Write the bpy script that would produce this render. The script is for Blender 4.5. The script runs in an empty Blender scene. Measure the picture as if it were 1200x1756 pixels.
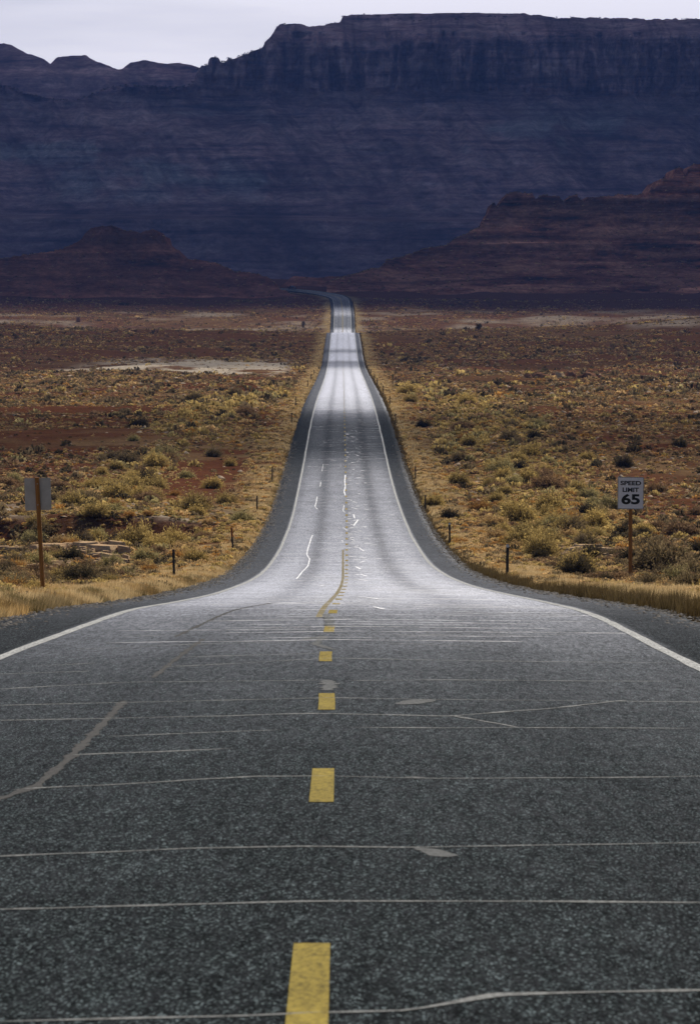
import bpy, math, random
import numpy as np
from mathutils import Vector, Matrix

random.seed(7); RNG = np.random.default_rng(11)
S = bpy.context.scene
COL = S.collection
R = math.radians

# ------------------------------------------------------------------ camera
F = 8716.0            # focal length, in pixels of the 1200 x 1756 photograph
CX, CY, YH = 600.0, 878.0, 420.0
PITCH = math.atan((CY - YH) / F)
CAMZ = 1.60
cam_d = bpy.data.cameras.new('camera'); cam = bpy.data.objects.new('camera', cam_d); COL.objects.link(cam)
cam.location = (0, 0, CAMZ); cam.rotation_euler = (math.pi/2 - PITCH, 0, 0)
cam_d.sensor_fit = 'VERTICAL'; cam_d.sensor_height = 36.0; cam_d.sensor_width = 24.6
cam_d.lens = F / 1756 * 36.0
cam_d.clip_start = 0.5; cam_d.clip_end = 60000
cam_d.dof.use_dof = True; cam_d.dof.focus_distance = 170; cam_d.dof.aperture_fstop = 18
S.camera = cam

# ------------------------------------------------------------------ sky, sun, exposure
SUN_EL, SUN_AZ = 40.0, 28.0
HAZE = 3.9e-5          # density of the air, per metre
ASPH_SPEC = .9
world = bpy.data.worlds.new('World'); S.world = world; world.use_nodes = True
nt = world.node_tree; nt.nodes.clear()
wo = nt.nodes.new('ShaderNodeOutputWorld'); bg = nt.nodes.new('ShaderNodeBackground')
sky = nt.nodes.new('ShaderNodeTexSky'); sky.sky_type = 'NISHITA'; sky.sun_disc = False
sky.sun_elevation = R(SUN_EL); sky.sun_rotation = R(SUN_AZ); sky.altitude = 1500; sky.dust_density = 1.0
tc = nt.nodes.new('ShaderNodeTexCoord'); mp = nt.nodes.new('ShaderNodeMapping')
mp.inputs['Scale'].default_value = (1.5, 1.5, 14)
nz = nt.nodes.new('ShaderNodeTexNoise'); nz.inputs['Scale'].default_value = 3.0; nz.inputs['Detail'].default_value = 7
cr = nt.nodes.new('ShaderNodeValToRGB')
cr.color_ramp.elements[0].position = 0.30; cr.color_ramp.elements[0].color = (0.78, 0.78, 0.78, 1)
cr.color_ramp.elements[1].position = 0.62; cr.color_ramp.elements[1].color = (1, 1, 1, 1)
mx = nt.nodes.new('ShaderNodeMix'); mx.data_type = 'RGBA'
cl = nt.nodes.new('ShaderNodeMix'); cl.data_type = 'RGBA'; cl.inputs[6].default_value = (15.2, 15.4, 18.6, 1); cl.inputs[7].default_value = (22.6, 22.2, 24.4, 1)   # grey and bright parts of the thin cloud veil
cr2 = nt.nodes.new('ShaderNodeValToRGB'); cr2.color_ramp.elements[0].position = .36; cr2.color_ramp.elements[1].position = .58
nt.links.new(nz.outputs['Fac'], cr2.inputs[0]); nt.links.new(cr2.outputs[0], cl.inputs[0]); nt.links.new(cl.outputs[2], mx.inputs[7])
nt.links.new(tc.outputs['Generated'], mp.inputs['Vector']); nt.links.new(mp.outputs[0], nz.inputs['Vector'])
nt.links.new(nz.outputs['Fac'], cr.inputs[0])
sx = nt.nodes.new('ShaderNodeSeparateXYZ'); nt.links.new(tc.outputs['Generated'], sx.inputs[0])
def _mr(src, a, b, c, d):
    n = nt.nodes.new('ShaderNodeMapRange'); n.interpolation_type = 'SMOOTHSTEP'; nt.links.new(src, n.inputs[0])
    for i, q in enumerate((a, b, c, d)): n.inputs[i+1].default_value = q
    return n.outputs[0]
def _mu(a, b):
    n = nt.nodes.new('ShaderNodeMath'); n.operation = 'MULTIPLY'; nt.links.new(a, n.inputs[0]); nt.links.new(b, n.inputs[1]); return n.outputs[0]
bank = _mu(_mr(sx.outputs[1], -.1, .8, 0, 1), _mr(sx.outputs[2], .10, .55, 1, .15))   # bright cloud bank low in the sky ahead
nt.links.new(_mu(bank, cr.outputs[0]), mx.inputs[0])
nt.links.new(sky.outputs[0], mx.inputs[6]); nt.links.new(mx.outputs[2], bg.inputs['Color'])
nt.links.new(bg.outputs[0], wo.inputs[0]); bg.inputs['Strength'].default_value = 0.062
sun_d = bpy.data.lights.new('sun', 'SUN'); sun = bpy.data.objects.new('sun', sun_d); COL.objects.link(sun)
sun_d.energy = 4.8; sun_d.angle = R(0.6); sun_d.color = (1.0, 0.93, 0.82)
SDIR = Vector((math.sin(R(SUN_AZ))*math.cos(R(SUN_EL)), math.cos(R(SUN_AZ))*math.cos(R(SUN_EL)), math.sin(R(SUN_EL))))
sun.rotation_euler = (-SDIR).to_track_quat('-Z', 'Y').to_euler(); sun.location = (0, 0, 300)
S.view_settings.view_transform = 'Standard'; S.view_settings.look = 'None'
S.view_settings.exposure = -0.1; S.view_settings.gamma = 1.0
S.cycles.max_bounces = 6; S.cycles.diffuse_bounces = 2; S.cycles.glossy_bounces = 2
S.cycles.transmission_bounces = 3; S.cycles.volume_bounces = 0; S.cycles.transparent_max_bounces = 6
S.cycles.use_denoising = True

# ------------------------------------------------------------------ noise
def _h(ix, iy, iz, seed):
    n = (ix.astype(np.int64)*73856093) ^ (iy.astype(np.int64)*19349663) ^ (iz.astype(np.int64)*83492791) ^ (seed*2654435761)
    n = (n ^ (n >> 13)) * 1274126177 & 0x7fffffff
    n = (n ^ (n >> 15)) * 668265263 & 0x7fffffff
    return ((n ^ (n >> 11)) & 0xffff) / 65535.0
def vnoise(x, y, z=0.0, seed=0):
    x, y, z = np.broadcast_arrays(np.asarray(x, float), np.asarray(y, float), np.asarray(z, float))
    ix, iy, iz = np.floor(x), np.floor(y), np.floor(z)
    fx, fy, fz = x-ix, y-iy, z-iz
    fx = fx*fx*fx*(fx*(fx*6-15)+10); fy = fy*fy*fy*(fy*(fy*6-15)+10); fz = fz*fz*(3-2*fz)
    def L(a, b, t): return a+(b-a)*t
    c = [_h(ix+i, iy+j, iz+k, seed) for k in (0, 1) for j in (0, 1) for i in (0, 1)]
    return L(L(L(c[0], c[1], fx), L(c[2], c[3], fx), fy), L(L(c[4], c[5], fx), L(c[6], c[7], fx), fy), fz)*2-1
def fbm(x, y, z=0.0, o=4, seed=0, g=0.5):
    a, s, t = 1.0, 0.0, 0.0
    x, y, z = np.asarray(x, float), np.asarray(y, float), np.asarray(z, float)
    for k in range(o):
        s = s + a*vnoise(x*2**k+k*17.3, y*2**k+k*5.1, z*2**k+k*9.7, seed+k); t += a; a *= g
    return s/t
def sstep(a, b, x):
    t = np.clip((x-a)/(b-a), 0, 1); return t*t*(3-2*t)

# ------------------------------------------------------------------ lie of the land (heights relative to the eye)
PROF = np.array([(0,-1.59),(20,-2.62),(40,-3.64),(64.5,-4.90),(79,-5.68),(98.6,-6.90),(126,-8.62),(169,-11.2),(193,-12.55),(230,-14.40),(247,-15.12),
 (274,-16.12),(297,-16.85),(317,-17.37),(340,-17.87),(370,-18.32),(400,-18.62),(436,-18.82),(477,-18.87),(503,-18.92),(546,-19.10),(592,-19.45),
 (640,-19.98),(688,-20.60),(776,-22.0),(900,-24.0),(1060,-26.45),(1170,-27.8),(1248,-28.35),(1300,-28.36),(1354,-28.1),(1440,-27.72),(1500,-27.45),(1571,-27.42),
 (1650,-28.4),(1800,-34),(1950,-37),(2086,-35.2),(2150,-32.9),(2200,-30.6),(2260,-28.9),(2320,-27.3),(2360,-25.4),(2420,-23.6),(2500,-21.2),(2560,-20.8),
 (2800,-20),(3400,-24),(4500,-34),(5500,-42),(7000,-45),(15000,-45),(40000,-60)])
def _pchip(px, py):
    h = np.diff(px); dl = np.diff(py)/h; m = np.zeros(len(px))
    m[1:-1] = (dl[:-1]*h[1:]+dl[1:]*h[:-1])/(h[1:]+h[:-1]); m[0] = dl[0]; m[-1] = dl[-1]
    def f(x):
        x = np.asarray(x, float); i = np.clip(np.searchsorted(px, x)-1, 0, len(h)-1)
        t = (x-px[i])/h[i]
        return ((2*t**3-3*t**2+1)*py[i] + (t**3-2*t**2+t)*h[i]*m[i] + (-2*t**3+3*t**2)*py[i+1] + (t**3-t**2)*h[i]*m[i+1])
    return f
_f0 = _pchip(PROF[:, 0], PROF[:, 1])
_dd = np.concatenate([np.arange(-60, 2700, 1.0), np.arange(2700, 40001, 20.0)])
_zz = np.where(_dd < 0, -1.59-.0513*_dd, _f0(_dd))
_sm = _zz.copy()
for i in range(60, 2690):     # smooth the grade the way graders do
    w = int(min(4+_dd[i]*0.02, 26)); lo, hi = max(i-w, 0), i+w+1
    kk = np.hanning(2*w+3)[1:-1][(lo-(i-w)):]; _sm[i] = (_zz[lo:hi]*kk).sum()/kk.sum()
def ZR(d): return CAMZ + np.interp(d, _dd, _sm)
CXP = np.array([(-60,.0),(54,-.10),(64,-.03),(80,.08),(98,.2),(169,.14),(230,.04),(297,-.07),(458,-.42),(592,-.61),(900,-1.0),(1248,-1.65),(1571,-2.16),(2086,-3.0),(2300,-3.6),(2345,-4.0)])
_cf = _pchip(CXP[:, 0], CXP[:, 1])
# the far bend
BEND = [(-4.0,2345),(-4.9,2375),(-8,2404),(-14.5,2430),(-25,2454),(-40,2474),(-60,2490),(-85,2502),(-115,2512),(-150,2520),(-200,2530)]
def catmull(P, n=12):
    P = [np.array(p, float) for p in P]; P = [2*P[0]-P[1]]+P+[2*P[-1]-P[-2]]; out = []
    for i in range(1, len(P)-2):
        for k in range(n):
            t = k/n; out.append(.5*((2*P[i])+(-P[i-1]+P[i+1])*t+(2*P[i-1]-5*P[i]+4*P[i+1]-P[i+2])*t*t+(-P[i-1]+3*P[i]-3*P[i+1]+P[i+2])*t**3))
    out.append(P[-2]); return np.array(out)
_bend = catmull(BEND)
_ys = [-40.0]
while _ys[-1] < 2340: _ys.append(_ys[-1] + max(0.5, min(_ys[-1]*0.006, 5)))
_ys = np.array(_ys[:-1])
PATH = np.vstack([np.stack([_cf(_ys), _ys], 1), _bend])
def cxr(d): return np.where(np.asarray(d) < 2345, _cf(np.minimum(d, 2345.)), -4.0)
def road_dist(x, y):
    x = np.asarray(x, float); y = np.asarray(y, float); x, y = np.broadcast_arrays(x, y)
    D = np.abs(x-cxr(y)); D = np.where(y > 2352, 999., D)
    m = (y > 2340) & (y < 2560) & (x > -230) & (x < 60)
    if m.any():
        bx = _bend[::2]; dd = np.sqrt((x[m][:, None]-bx[None, :, 0])**2+(y[m][:, None]-bx[None, :, 1])**2).min(1)
        D = D.copy(); D[m] = np.minimum(D[m], dd)
    return D
def ter(x, y):
    """ground height, world z"""
    x = np.asarray(x, float); y = np.asarray(y, float); x, y = np.broadcast_arrays(x, y)
    z = ZR(y); D = road_dist(x, y); side = x-cxr(y)
    away = sstep(8, 30, D)
    amp = .12+.5*sstep(100, 500, y)+.5*sstep(500, 1200, y)
    z = z + away*(fbm(x/22, y/34, o=4, seed=3)*amp*1.2 + .07*fbm(x/2.6, y/2.6, o=3, seed=5))
    z = z - .25*sstep(6.5, 10, D)*(1-sstep(10, 16, D))*sstep(90, 160, y)      # drainage swale
    # gully with a cut bank on the left, low bench behind it
    e = y + 9*fbm(x/9, 0*x, o=3, seed=21) + .35*side
    gl = sstep(-7, -12, side)*(1-sstep(-60, -90, side))
    z = z + gl*(-1.0*sstep(262, 292, e)*(1-sstep(309, 313, e)) + .55*sstep(309, 313, e)*(1-sstep(330, 400, e)))
    # low red rise far right
    z = z + 6.0*np.exp(-((x-150)/75)**2)*np.exp(-((y-1720)/190)**2)
    z = z + 2.4*np.exp(-((x+150)/70)**2)*np.exp(-((y-1650)/160)**2)
    # dirt mound beside the left side, far down
    z = z + 1.4*np.exp(-((x+14.8)/2.3)**2)*(sstep(726, 731, y)-sstep(738, 752, y))
    z = z - np.where(y > 1750, sstep(2700, 1850, y)*2.0*sstep(20, 80, D), 0)
    far = sstep(3000, 9000, y)
    z = z + far*fbm(x/900, y/900, seed=8)*10
    # below the pavement the ground sinks a little; it meets the shoulder's outer edge
    z = z - .35*(1-sstep(5.0, 5.9, D)) - .04
    z = z + .10*sstep(6.2, 8.5, D)*(1-sstep(12, 20, D))
    return z
def pix_dir(px, py):
    X, Y = (px-CX)/F, -(py-CY)/F
    c, s = math.cos(PITCH), math.sin(PITCH)
    return np.array([X, c + Y*s, -s + Y*c])
_md = np.concatenate([np.arange(30, 400, .25), np.arange(400, 2700, 1.0)])
def spot(px, py, lo=30):
    v = pix_dir(px, py); t = _md[_md >= lo]
    gx, gy, gz = v[0]/v[1]*t, t, CAMZ+v[2]/v[1]*t
    k = np.nonzero(gz <= ter(gx, gy))[0]
    k = k[0] if len(k) else len(t)-1
    return float(gx[k]), float(gy[k]), float(ter(gx[k:k+1], gy[k:k+1])[0])
def z_at(py, d): v = pix_dir(600, py); return CAMZ + v[2]/v[1]*d

# ------------------------------------------------------------------ mesh helpers
def mesh_np(name, V, Fc, mat=None, smooth=False, colors=None, uv=None):
    """Fc: (n,3) or (n,4) int array"""
    V = np.asarray(V, np.float32); Fc = np.asarray(Fc, np.int32); n, k = Fc.shape
    me = bpy.data.meshes.new(name)
    me.vertices.add(len(V)); me.vertices.foreach_set('co', V.ravel())
    me.loops.add(n*k); me.loops.foreach_set('vertex_index', Fc.ravel())
    me.polygons.add(n); me.polygons.foreach_set('loop_start', np.arange(0, n*k, k, dtype=np.int32))
    if smooth: me.polygons.foreach_set('use_smooth', np.ones(n, bool))
    me.update(calc_edges=True)
    if colors is not None:
        a = me.color_attributes.new('Col', 'FLOAT_COLOR', 'POINT')
        c = np.ones((len(V), 4), np.float32); c[:, :colors.shape[1]] = colors; a.data.foreach_set('color', c.ravel())
    if uv is not None:
        l = me.uv_layers.new(name='UVMap'); l.data.foreach_set('uv', np.asarray(uv, np.float32)[Fc.ravel()].ravel())
    if mat: me.materials.append(mat)
    me.validate()
    return me
def grid_faces(nr, nc):
    i = np.arange(nr*nc).reshape(nr, nc)
    return np.stack([i[:-1, :-1], i[:-1, 1:], i[1:, 1:], i[1:, :-1]], -1).reshape(-1, 4)
def link(name, me, parent=None, **props):
    o = bpy.data.objects.new(name, me); COL.objects.link(o)
    if parent: o.parent = parent
    for k, v in props.items(): o[k] = v
    return o
def empty(name, loc, rz=0, **props):
    o = bpy.data.objects.new(name, None); COL.objects.link(o); o.location = loc; o.rotation_euler = (0, 0, rz)
    o.empty_display_size = .2
    for k, v in props.items(): o[k] = v
    return o
class MB:
    def __init__(s): s.v = []; s.f = []
    def add(s, V, Fs):
        b = len(s.v); s.v += [tuple(p) for p in V]; s.f += [tuple(i+b for i in f) for f in Fs]; return s
    def prism(s, pts, y0, y1, ax='y'):
        """pts (a,b) outline extruded between y0 and y1"""
        n = len(pts)
        mk = {'y': lambda a, b, t: (a, t, b), 'x': lambda a, b, t: (t, a, b), 'z': lambda a, b, t: (a, b, t)}[ax]
        V = [mk(a, b, y0) for a, b in pts]+[mk(a, b, y1) for a, b in pts]
        Fs = [tuple(range(n))[::-1], tuple(range(n, 2*n))]+[(i, (i+1) % n, n+(i+1) % n, n+i) for i in range(n)]
        return s.add(V, Fs)
    def box(s, x0, x1, y0, y1, z0, z1): return s.prism([(x0, y0), (x1, y0), (x1, y1), (x0, y1)], z0, z1, 'z')
    def mesh(s, name, mat, smooth=False):
        me = bpy.data.meshes.new(name); me.from_pydata(s.v, [], s.f); me.materials.append(mat)
        if smooth:
            for p in me.polygons: p.use_smooth = True
        me.validate(); me.update(); return me

# ------------------------------------------------------------------ materials
def mat(name, base=(.5, .5, .5), rough=.8, spec=.3, metal=0.0):
    m = bpy.data.materials.new(name); m.use_nodes = True
    b = m.node_tree.nodes['Principled BSDF']; b.inputs['Base Color'].default_value = (*base, 1)
    b.inputs['Roughness'].default_value = rough; b.inputs['Specular IOR Level'].default_value = spec; b.inputs['Metallic'].default_value = metal
    return m, m.node_tree, b
def N(t, kind, **kw):
    n = t.nodes.new(kind)
    for k, v in kw.items():
        if k in n.inputs: n.inputs[k].default_value = v
        else: setattr(n, k, v)
    return n
def noise(t, scale, detail=4, vec=None, rough=.55):
    n = N(t, 'ShaderNodeTexNoise'); n.inputs['Scale'].default_value = scale; n.inputs['Detail'].default_value = detail; n.inputs['Roughness'].default_value = rough
    if vec is not None: t.links.new(vec, n.inputs['Vector'])
    return n.outputs['Fac']
def ramp(t, fac, stops):
    r = N(t, 'ShaderNodeValToRGB'); e = r.color_ramp.elements
    while len(e) < len(stops): e.new(.5)
    for el, (p, c) in zip(e, stops): el.position = p; el.color = (*c, 1) if len(c) == 3 else c
    t.links.new(fac, r.inputs[0]); return r.outputs[0]
def mathn(t, op, a, b=None, c=None):
    n = N(t, 'ShaderNodeMath'); n.operation = op
    for i, q in enumerate((a, b, c)):
        if q is None: continue
        if isinstance(q, (int, float)): n.inputs[i].default_value = q
        else: t.links.new(q, n.inputs[i])
    return n.outputs[0]
def mixc(t, fac, a, b, mode='MIX'):
    n = N(t, 'ShaderNodeMix'); n.data_type = 'RGBA'; n.blend_type = mode
    for i, q in ((0, fac), (6, a), (7, b)):
        if isinstance(q, (int, float)): n.inputs[i].default_value = q
        elif isinstance(q, tuple): n.inputs[i].default_value = (*q, 1)
        else: t.links.new(q, n.inputs[i])
    return n.outputs[2]
def mapping(t, scale, src='Object'):
    c = N(t, 'ShaderNodeTexCoord'); m = N(t, 'ShaderNodeMapping'); m.inputs['Scale'].default_value = scale
    t.links.new(c.outputs[src], m.inputs[0]); return m.outputs[0]
def bump(t, b, h, strength=.5, dist=.05):
    n = N(t, 'ShaderNodeBump'); n.inputs['Strength'].default_value = strength; n.inputs['Distance'].default_value = dist
    t.links.new(h, n.inputs['Height']); t.links.new(n.outputs[0], b.inputs['Normal'])

# asphalt: lanes, matte gravelly shoulder outside the edge lines, dark oil strip in each lane; attribute Polish holds the painted-in glare strength along the road
def asphalt():
    m = bpy.data.materials.new('asphalt'); m.use_nodes = True; t = m.node_tree; t.nodes.clear()
    o = N(t, 'ShaderNodeOutputMaterial')
    uvn = N(t, 'ShaderNodeUVMap'); sp = N(t, 'ShaderNodeSeparateXYZ'); t.links.new(uvn.outputs[0], sp.inputs[0])
    u = sp.outputs[0]; au = mathn(t, 'ABSOLUTE', u)
    pos = mapping(t, (1, 1, 1)); wob = noise(t, .35, 3, pos)
    vo = N(t, 'ShaderNodeTexVoronoi'); vo.inputs['Scale'].default_value = 125; gpos = mapping(t, (1, .17, 1)); t.links.new(gpos, vo.inputs['Vector'])
    sepc = N(t, 'ShaderNodeSeparateColor'); t.links.new(vo.outputs['Color'], sepc.inputs[0])
    v2 = N(t, 'ShaderNodeTexVoronoi'); v2.inputs['Scale'].default_value = 26; t.links.new(mapping(t, (1, .07, 1)), v2.inputs['Vector']); sep2 = N(t, 'ShaderNodeSeparateColor'); t.links.new(v2.outputs['Color'], sep2.inputs[0])
    coarse = ramp(t, sep2.outputs[0], [(0, (.78,)*3), (.6, (.97,)*3), (1, (1.28,)*3)])
    chip = ramp(t, sepc.outputs[0], [(0, (.22,)*3), (.45, (.60,)*3), (.8, (1.4,)*3), (1, (5.0,)*3)])
    fine = ramp(t, noise(t, 40, 5, gpos, .75), [(.3, (.45,)*3), (.7, (1.6,)*3)])
    med = ramp(t, noise(t, 1.4, 5, pos, .65), [(.3, (.82,)*3), (.7, (1.2,)*3)])
    def gauss(c, w, wv=0): 
        q = mathn(t, 'SUBTRACT', mathn(t, 'ADD', au, mathn(t, 'MULTIPLY', wob, wv)) if wv else au, c)
        return mathn(t, 'POWER', 2.718, mathn(t, 'MULTIPLY', mathn(t, 'POWER', mathn(t, 'DIVIDE', q, w), 2), -1))
    oil = mathn(t, 'MAXIMUM', gauss(1.80, .42, .22), mathn(t, 'MAXIMUM', mathn(t, 'MULTIPLY', gauss(0, .28), .5), mathn(t, 'MULTIPLY', gauss(3.45, .32), .55)))
    sh = N(t, 'ShaderNodeMapRange'); t.links.new(au, sh.inputs[0]); sh.inputs[1].default_value = 3.60; sh.inputs[2].default_value = 3.80
    shoulder = sh.outputs[0]
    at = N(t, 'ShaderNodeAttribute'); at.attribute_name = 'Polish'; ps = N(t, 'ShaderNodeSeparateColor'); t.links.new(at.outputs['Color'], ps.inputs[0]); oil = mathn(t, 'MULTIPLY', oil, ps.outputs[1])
    lane = mixc(t, oil, (.037, .045, .044), (.026, .031, .031))
    c = mixc(t, shoulder, lane, (.032, .037, .037))
    for k in (chip, fine, med, coarse): c = mixc(t, 1.0, c, k, 'MULTIPLY')
    lw = N(t, 'ShaderNodeLayerWeight'); lw.inputs[0].default_value = .5
    gz = mathn(t, 'POWER', lw.outputs['Facing'], 12)
    k = mathn(t, 'SUBTRACT', 1.0, mathn(t, 'MULTIPLY', oil, .44)); k = mathn(t, 'MULTIPLY', k, mathn(t, 'SUBTRACT', 1.0, mathn(t, 'MULTIPLY', shoulder, .80)))
    sb = ramp(t, noise(t, .8, 6, mapping(t, (1, .3, 1)), .6), [(.3, (.80,)*3), (.7, (1.15,)*3)])
    k = mathn(t, 'MULTIPLY', k, sb); gf = mixc(t, 1.0, ramp(t, sepc.outputs[1], [(0, (.35,)*3), (1, (1.65,)*3)]), ramp(t, sep2.outputs[1], [(0, (.66,)*3), (1, (1.34,)*3)]), 'MULTIPLY'); k = mathn(t, 'MULTIPLY', k, gf)
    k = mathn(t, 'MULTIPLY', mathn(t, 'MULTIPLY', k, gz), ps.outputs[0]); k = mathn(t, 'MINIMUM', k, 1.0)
    d = N(t, 'ShaderNodeBsdfDiffuse'); t.links.new(c, d.inputs[0]); d.inputs['Roughness'].default_value = .5
    g = N(t, 'ShaderNodeBsdfGlossy'); g.inputs['Color'].default_value = (.84, .86, .95, 1); g.inputs['Roughness'].default_value = .50
    bn = N(t, 'ShaderNodeBump'); bn.inputs['Strength'].default_value = .3; bn.inputs['Distance'].default_value = .004
    t.links.new(sepc.outputs[0], bn.inputs['Height']); t.links.new(bn.outputs[0], d.inputs['Normal'])
    mxs = N(t, 'ShaderNodeMixShader'); t.links.new(k, mxs.inputs[0]); t.links.new(d.outputs[0], mxs.inputs[1]); t.links.new(g.outputs[0], mxs.inputs[2]); t.links.new(mxs.outputs[0], o.inputs[0])
    return m
M_ROAD = asphalt()

def paint(name, col, wear=.35, rough=.6, spec=.10):
    m, t, b = mat(name, col, rough, spec)
    pos = mapping(t, (1, .22, 1))
    w = ramp(t, noise(t, 38, 6, pos, .75), [(.5-wear*.4, (.10, .10, .095)), (.5, (.75,)*3), (.62, (1,)*3)])
    v = ramp(t, noise(t, 3, 4, pos), [(.3, (.80,)*3), (.7, (1.08,)*3)])
    c = mixc(t, 1.0, col, w, 'MULTIPLY'); c = mixc(t, 1.0, c, v, 'MULTIPLY'); t.links.new(c, b.inputs['Base Color'])
    return m
M_WHITE = paint('white_road_paint', (.62, .62, .58), .30)
M_YELL = paint('yellow_road_paint', (.42, .315, .055), .62, spec=.02)
M_YELLOLD = paint('worn_yellow_paint', (.30, .235, .08), .8, spec=.08)
M_CRACK = paint('pale_filled_crack', (.30, .305, .29), .6, .8)
def sheen_strip(name, base, ior, rough):
    m = bpy.data.materials.new(name); m.use_nodes = True; t = m.node_tree; t.nodes.clear()
    o = N(t, 'ShaderNodeOutputMaterial'); d = N(t, 'ShaderNodeBsdfDiffuse'); d.inputs[0].default_value = (*base, 1); g = N(t, 'ShaderNodeBsdfGlossy'); g.inputs['Color'].default_value = (.95, .95, .97, 1); g.inputs['Roughness'].default_value = rough
    f = N(t, 'ShaderNodeFresnel'); f.inputs[0].default_value = ior; k = mathn(t, 'MULTIPLY', f.outputs[0], ramp(t, noise(t, 2.2, 5, mapping(t, (1, .4, 1)), .7), [(.35, (.15,)*3), (.6, (1,)*3)]))
    x = N(t, 'ShaderNodeMixShader'); t.links.new(k, x.inputs[0]); t.links.new(d.outputs[0], x.inputs[1]); t.links.new(g.outputs[0], x.inputs[2]); t.links.new(x.outputs[0], o.inputs[0]); return m
M_CRACKF = sheen_strip('pale_worn_crack', (.20, .205, .20), 1.28, .5)
M_SEAL = bpy.data.materials.new('shiny_crack_sealant'); M_SEAL.use_nodes = True; _t = M_SEAL.node_tree; _t.nodes.clear()
_o = N(_t, 'ShaderNodeOutputMaterial'); _d = N(_t, 'ShaderNodeBsdfDiffuse'); _d.inputs[0].default_value = (.25, .25, .25, 1); _g = N(_t, 'ShaderNodeBsdfGlossy'); _g.inputs['Color'].default_value = (1, 1, 1, 1); _g.inputs['Roughness'].default_value = .45
_f = N(_t, 'ShaderNodeFresnel'); _f.inputs[0].default_value = 1.9; _m = N(_t, 'ShaderNodeMixShader'); _t.links.new(_f.outputs[0], _m.inputs[0]); _t.links.new(_d.outputs[0], _m.inputs[1]); _t.links.new(_g.outputs[0], _m.inputs[2]); _t.links.new(_m.outputs[0], _o.inputs[0])
M_SEALD = paint('brown_crack_sealant', (.058, .055, .046), .5, .7)

# ground: colours come per vertex from the lie of the land, grain from noise
def soil():
    m, t, b = mat('desert_soil', rough=.95, spec=0.0)
    a = N(t, 'ShaderNodeAttribute'); a.attribute_name = 'Col'
    pos = mapping(t, (1, 1, 1))
    g = ramp(t, noise(t, 2.2, 8, pos, .72), [(.28, (.42,)*3), (.5, (.90,)*3), (.72, (1.6,)*3)])
    g2 = ramp(t, noise(t, .23, 6, pos, .6), [(.3, (.78,)*3), (.7, (1.22,)*3)])
    pb = ramp(t, noise(t, 7, 4, pos, .6), [(.60, (0,)*3), (.68, (.55,)*3)])
    c = mixc(t, 1.0, a.outputs['Color'], g, 'MULTIPLY'); c = mixc(t, 1.0, c, g2, 'MULTIPLY'); c = mixc(t, pb, c, (.26, .18, .11))
    t.links.new(c, b.inputs['Base Color']); bump(t, b, noise(t, 3, 8, pos, .7), .6, .12)
    return m
M_SOIL = soil()
def foliage():
    m = bpy.data.materials.new('dry_foliage'); m.use_nodes = True; t = m.node_tree; t.nodes.clear()
    o = N(t, 'ShaderNodeOutputMaterial'); a = N(t, 'ShaderNodeAttribute'); a.attribute_name = 'Col'
    oi = N(t, 'ShaderNodeObjectInfo'); v = ramp(t, oi.outputs['Random'], [(0, (.78, .78, .80)), (1, (1.22, 1.20, 1.12))])
    c = mixc(t, 1.0, a.outputs['Color'], v, 'MULTIPLY')
    d = N(t, 'ShaderNodeBsdfDiffuse'); tr = N(t, 'ShaderNodeBsdfTranslucent'); mxs = N(t, 'ShaderNodeMixShader'); mxs.inputs[0].default_value = .52
    t.links.new(c, d.inputs[0]); t.links.new(c, tr.inputs[0]); t.links.new(d.outputs[0], mxs.inputs[1]); t.links.new(tr.outputs[0], mxs.inputs[2])
    t.links.new(mxs.outputs[0], o.inputs[0]); return m
M_FOL = foliage()
def rock(name, c1, c2, zs=.9, bandscale=1.0, dark=(.04, .02, .02), attr=False):
    """layered sandstone: bands follow height, broken by noise"""
    m, t, b = mat(name, rough=.95, spec=0.0)
    g = N(t, 'ShaderNodeNewGeometry'); mpn = N(t, 'ShaderNodeMapping'); mpn.inputs['Scale'].default_value = (.012*bandscale, .012*bandscale, zs)
    mpn.inputs['Rotation'].default_value = (0, .02, 0); t.links.new(g.outputs['Position'], mpn.inputs[0])
    bands = ramp(t, noise(t, 1.0, 6, mpn.outputs[0], .65), [(.34, dark), (.45, c1), (.60, c2), (.70, c1)])
    m2 = N(t, 'ShaderNodeMapping'); m2.inputs['Scale'].default_value = (.09*bandscale, .09*bandscale, .13*bandscale); t.links.new(g.outputs['Position'], m2.inputs[0])
    mo = ramp(t, noise(t, 1.0, 12, m2.outputs[0], .86), [(.37, (.45,)*3), (.5, (.95,)*3), (.63, (1.7,)*3)])
    c = mixc(t, 1.0, bands, mo, 'MULTIPLY')
    if attr:
        a = N(t, 'ShaderNodeAttribute'); a.attribute_name = 'Col'; c = mixc(t, 1.0, c, a.outputs['Color'], 'MULTIPLY')
    t.links.new(c, b.inputs['Base Color'])
    return m
M_SLAB, _t, _b = mat('pale_sandstone', rough=.9, spec=0.0)
_p = mapping(_t, (1, 1, 3)); _t.links.new(mixc(_t, 1.0, ramp(_t, noise(_t, 3, 7, _p, .7), [(.3, (.30, .19, .11)), (.55, (.60, .43, .27)), (.75, (.74, .58, .40))]), (1., .96, .9), 'MULTIPLY'), _b.inputs['Base Color']); bump(_t, _b, noise(_t, 9, 6, _p), .6, .04)
M_BOULD, _t, _b = mat('red_boulder_stone', rough=.9, spec=0.0)
_p = mapping(_t, (1, 1, 2)); _t.links.new(ramp(_t, noise(_t, 2, 7, _p, .7), [(.3, (.16, .07, .04)), (.55, (.34, .18, .10)), (.75, (.46, .28, .17))]), _b.inputs['Base Color']); bump(_t, _b, noise(_t, 6, 6, _p), .6, .1)
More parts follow.
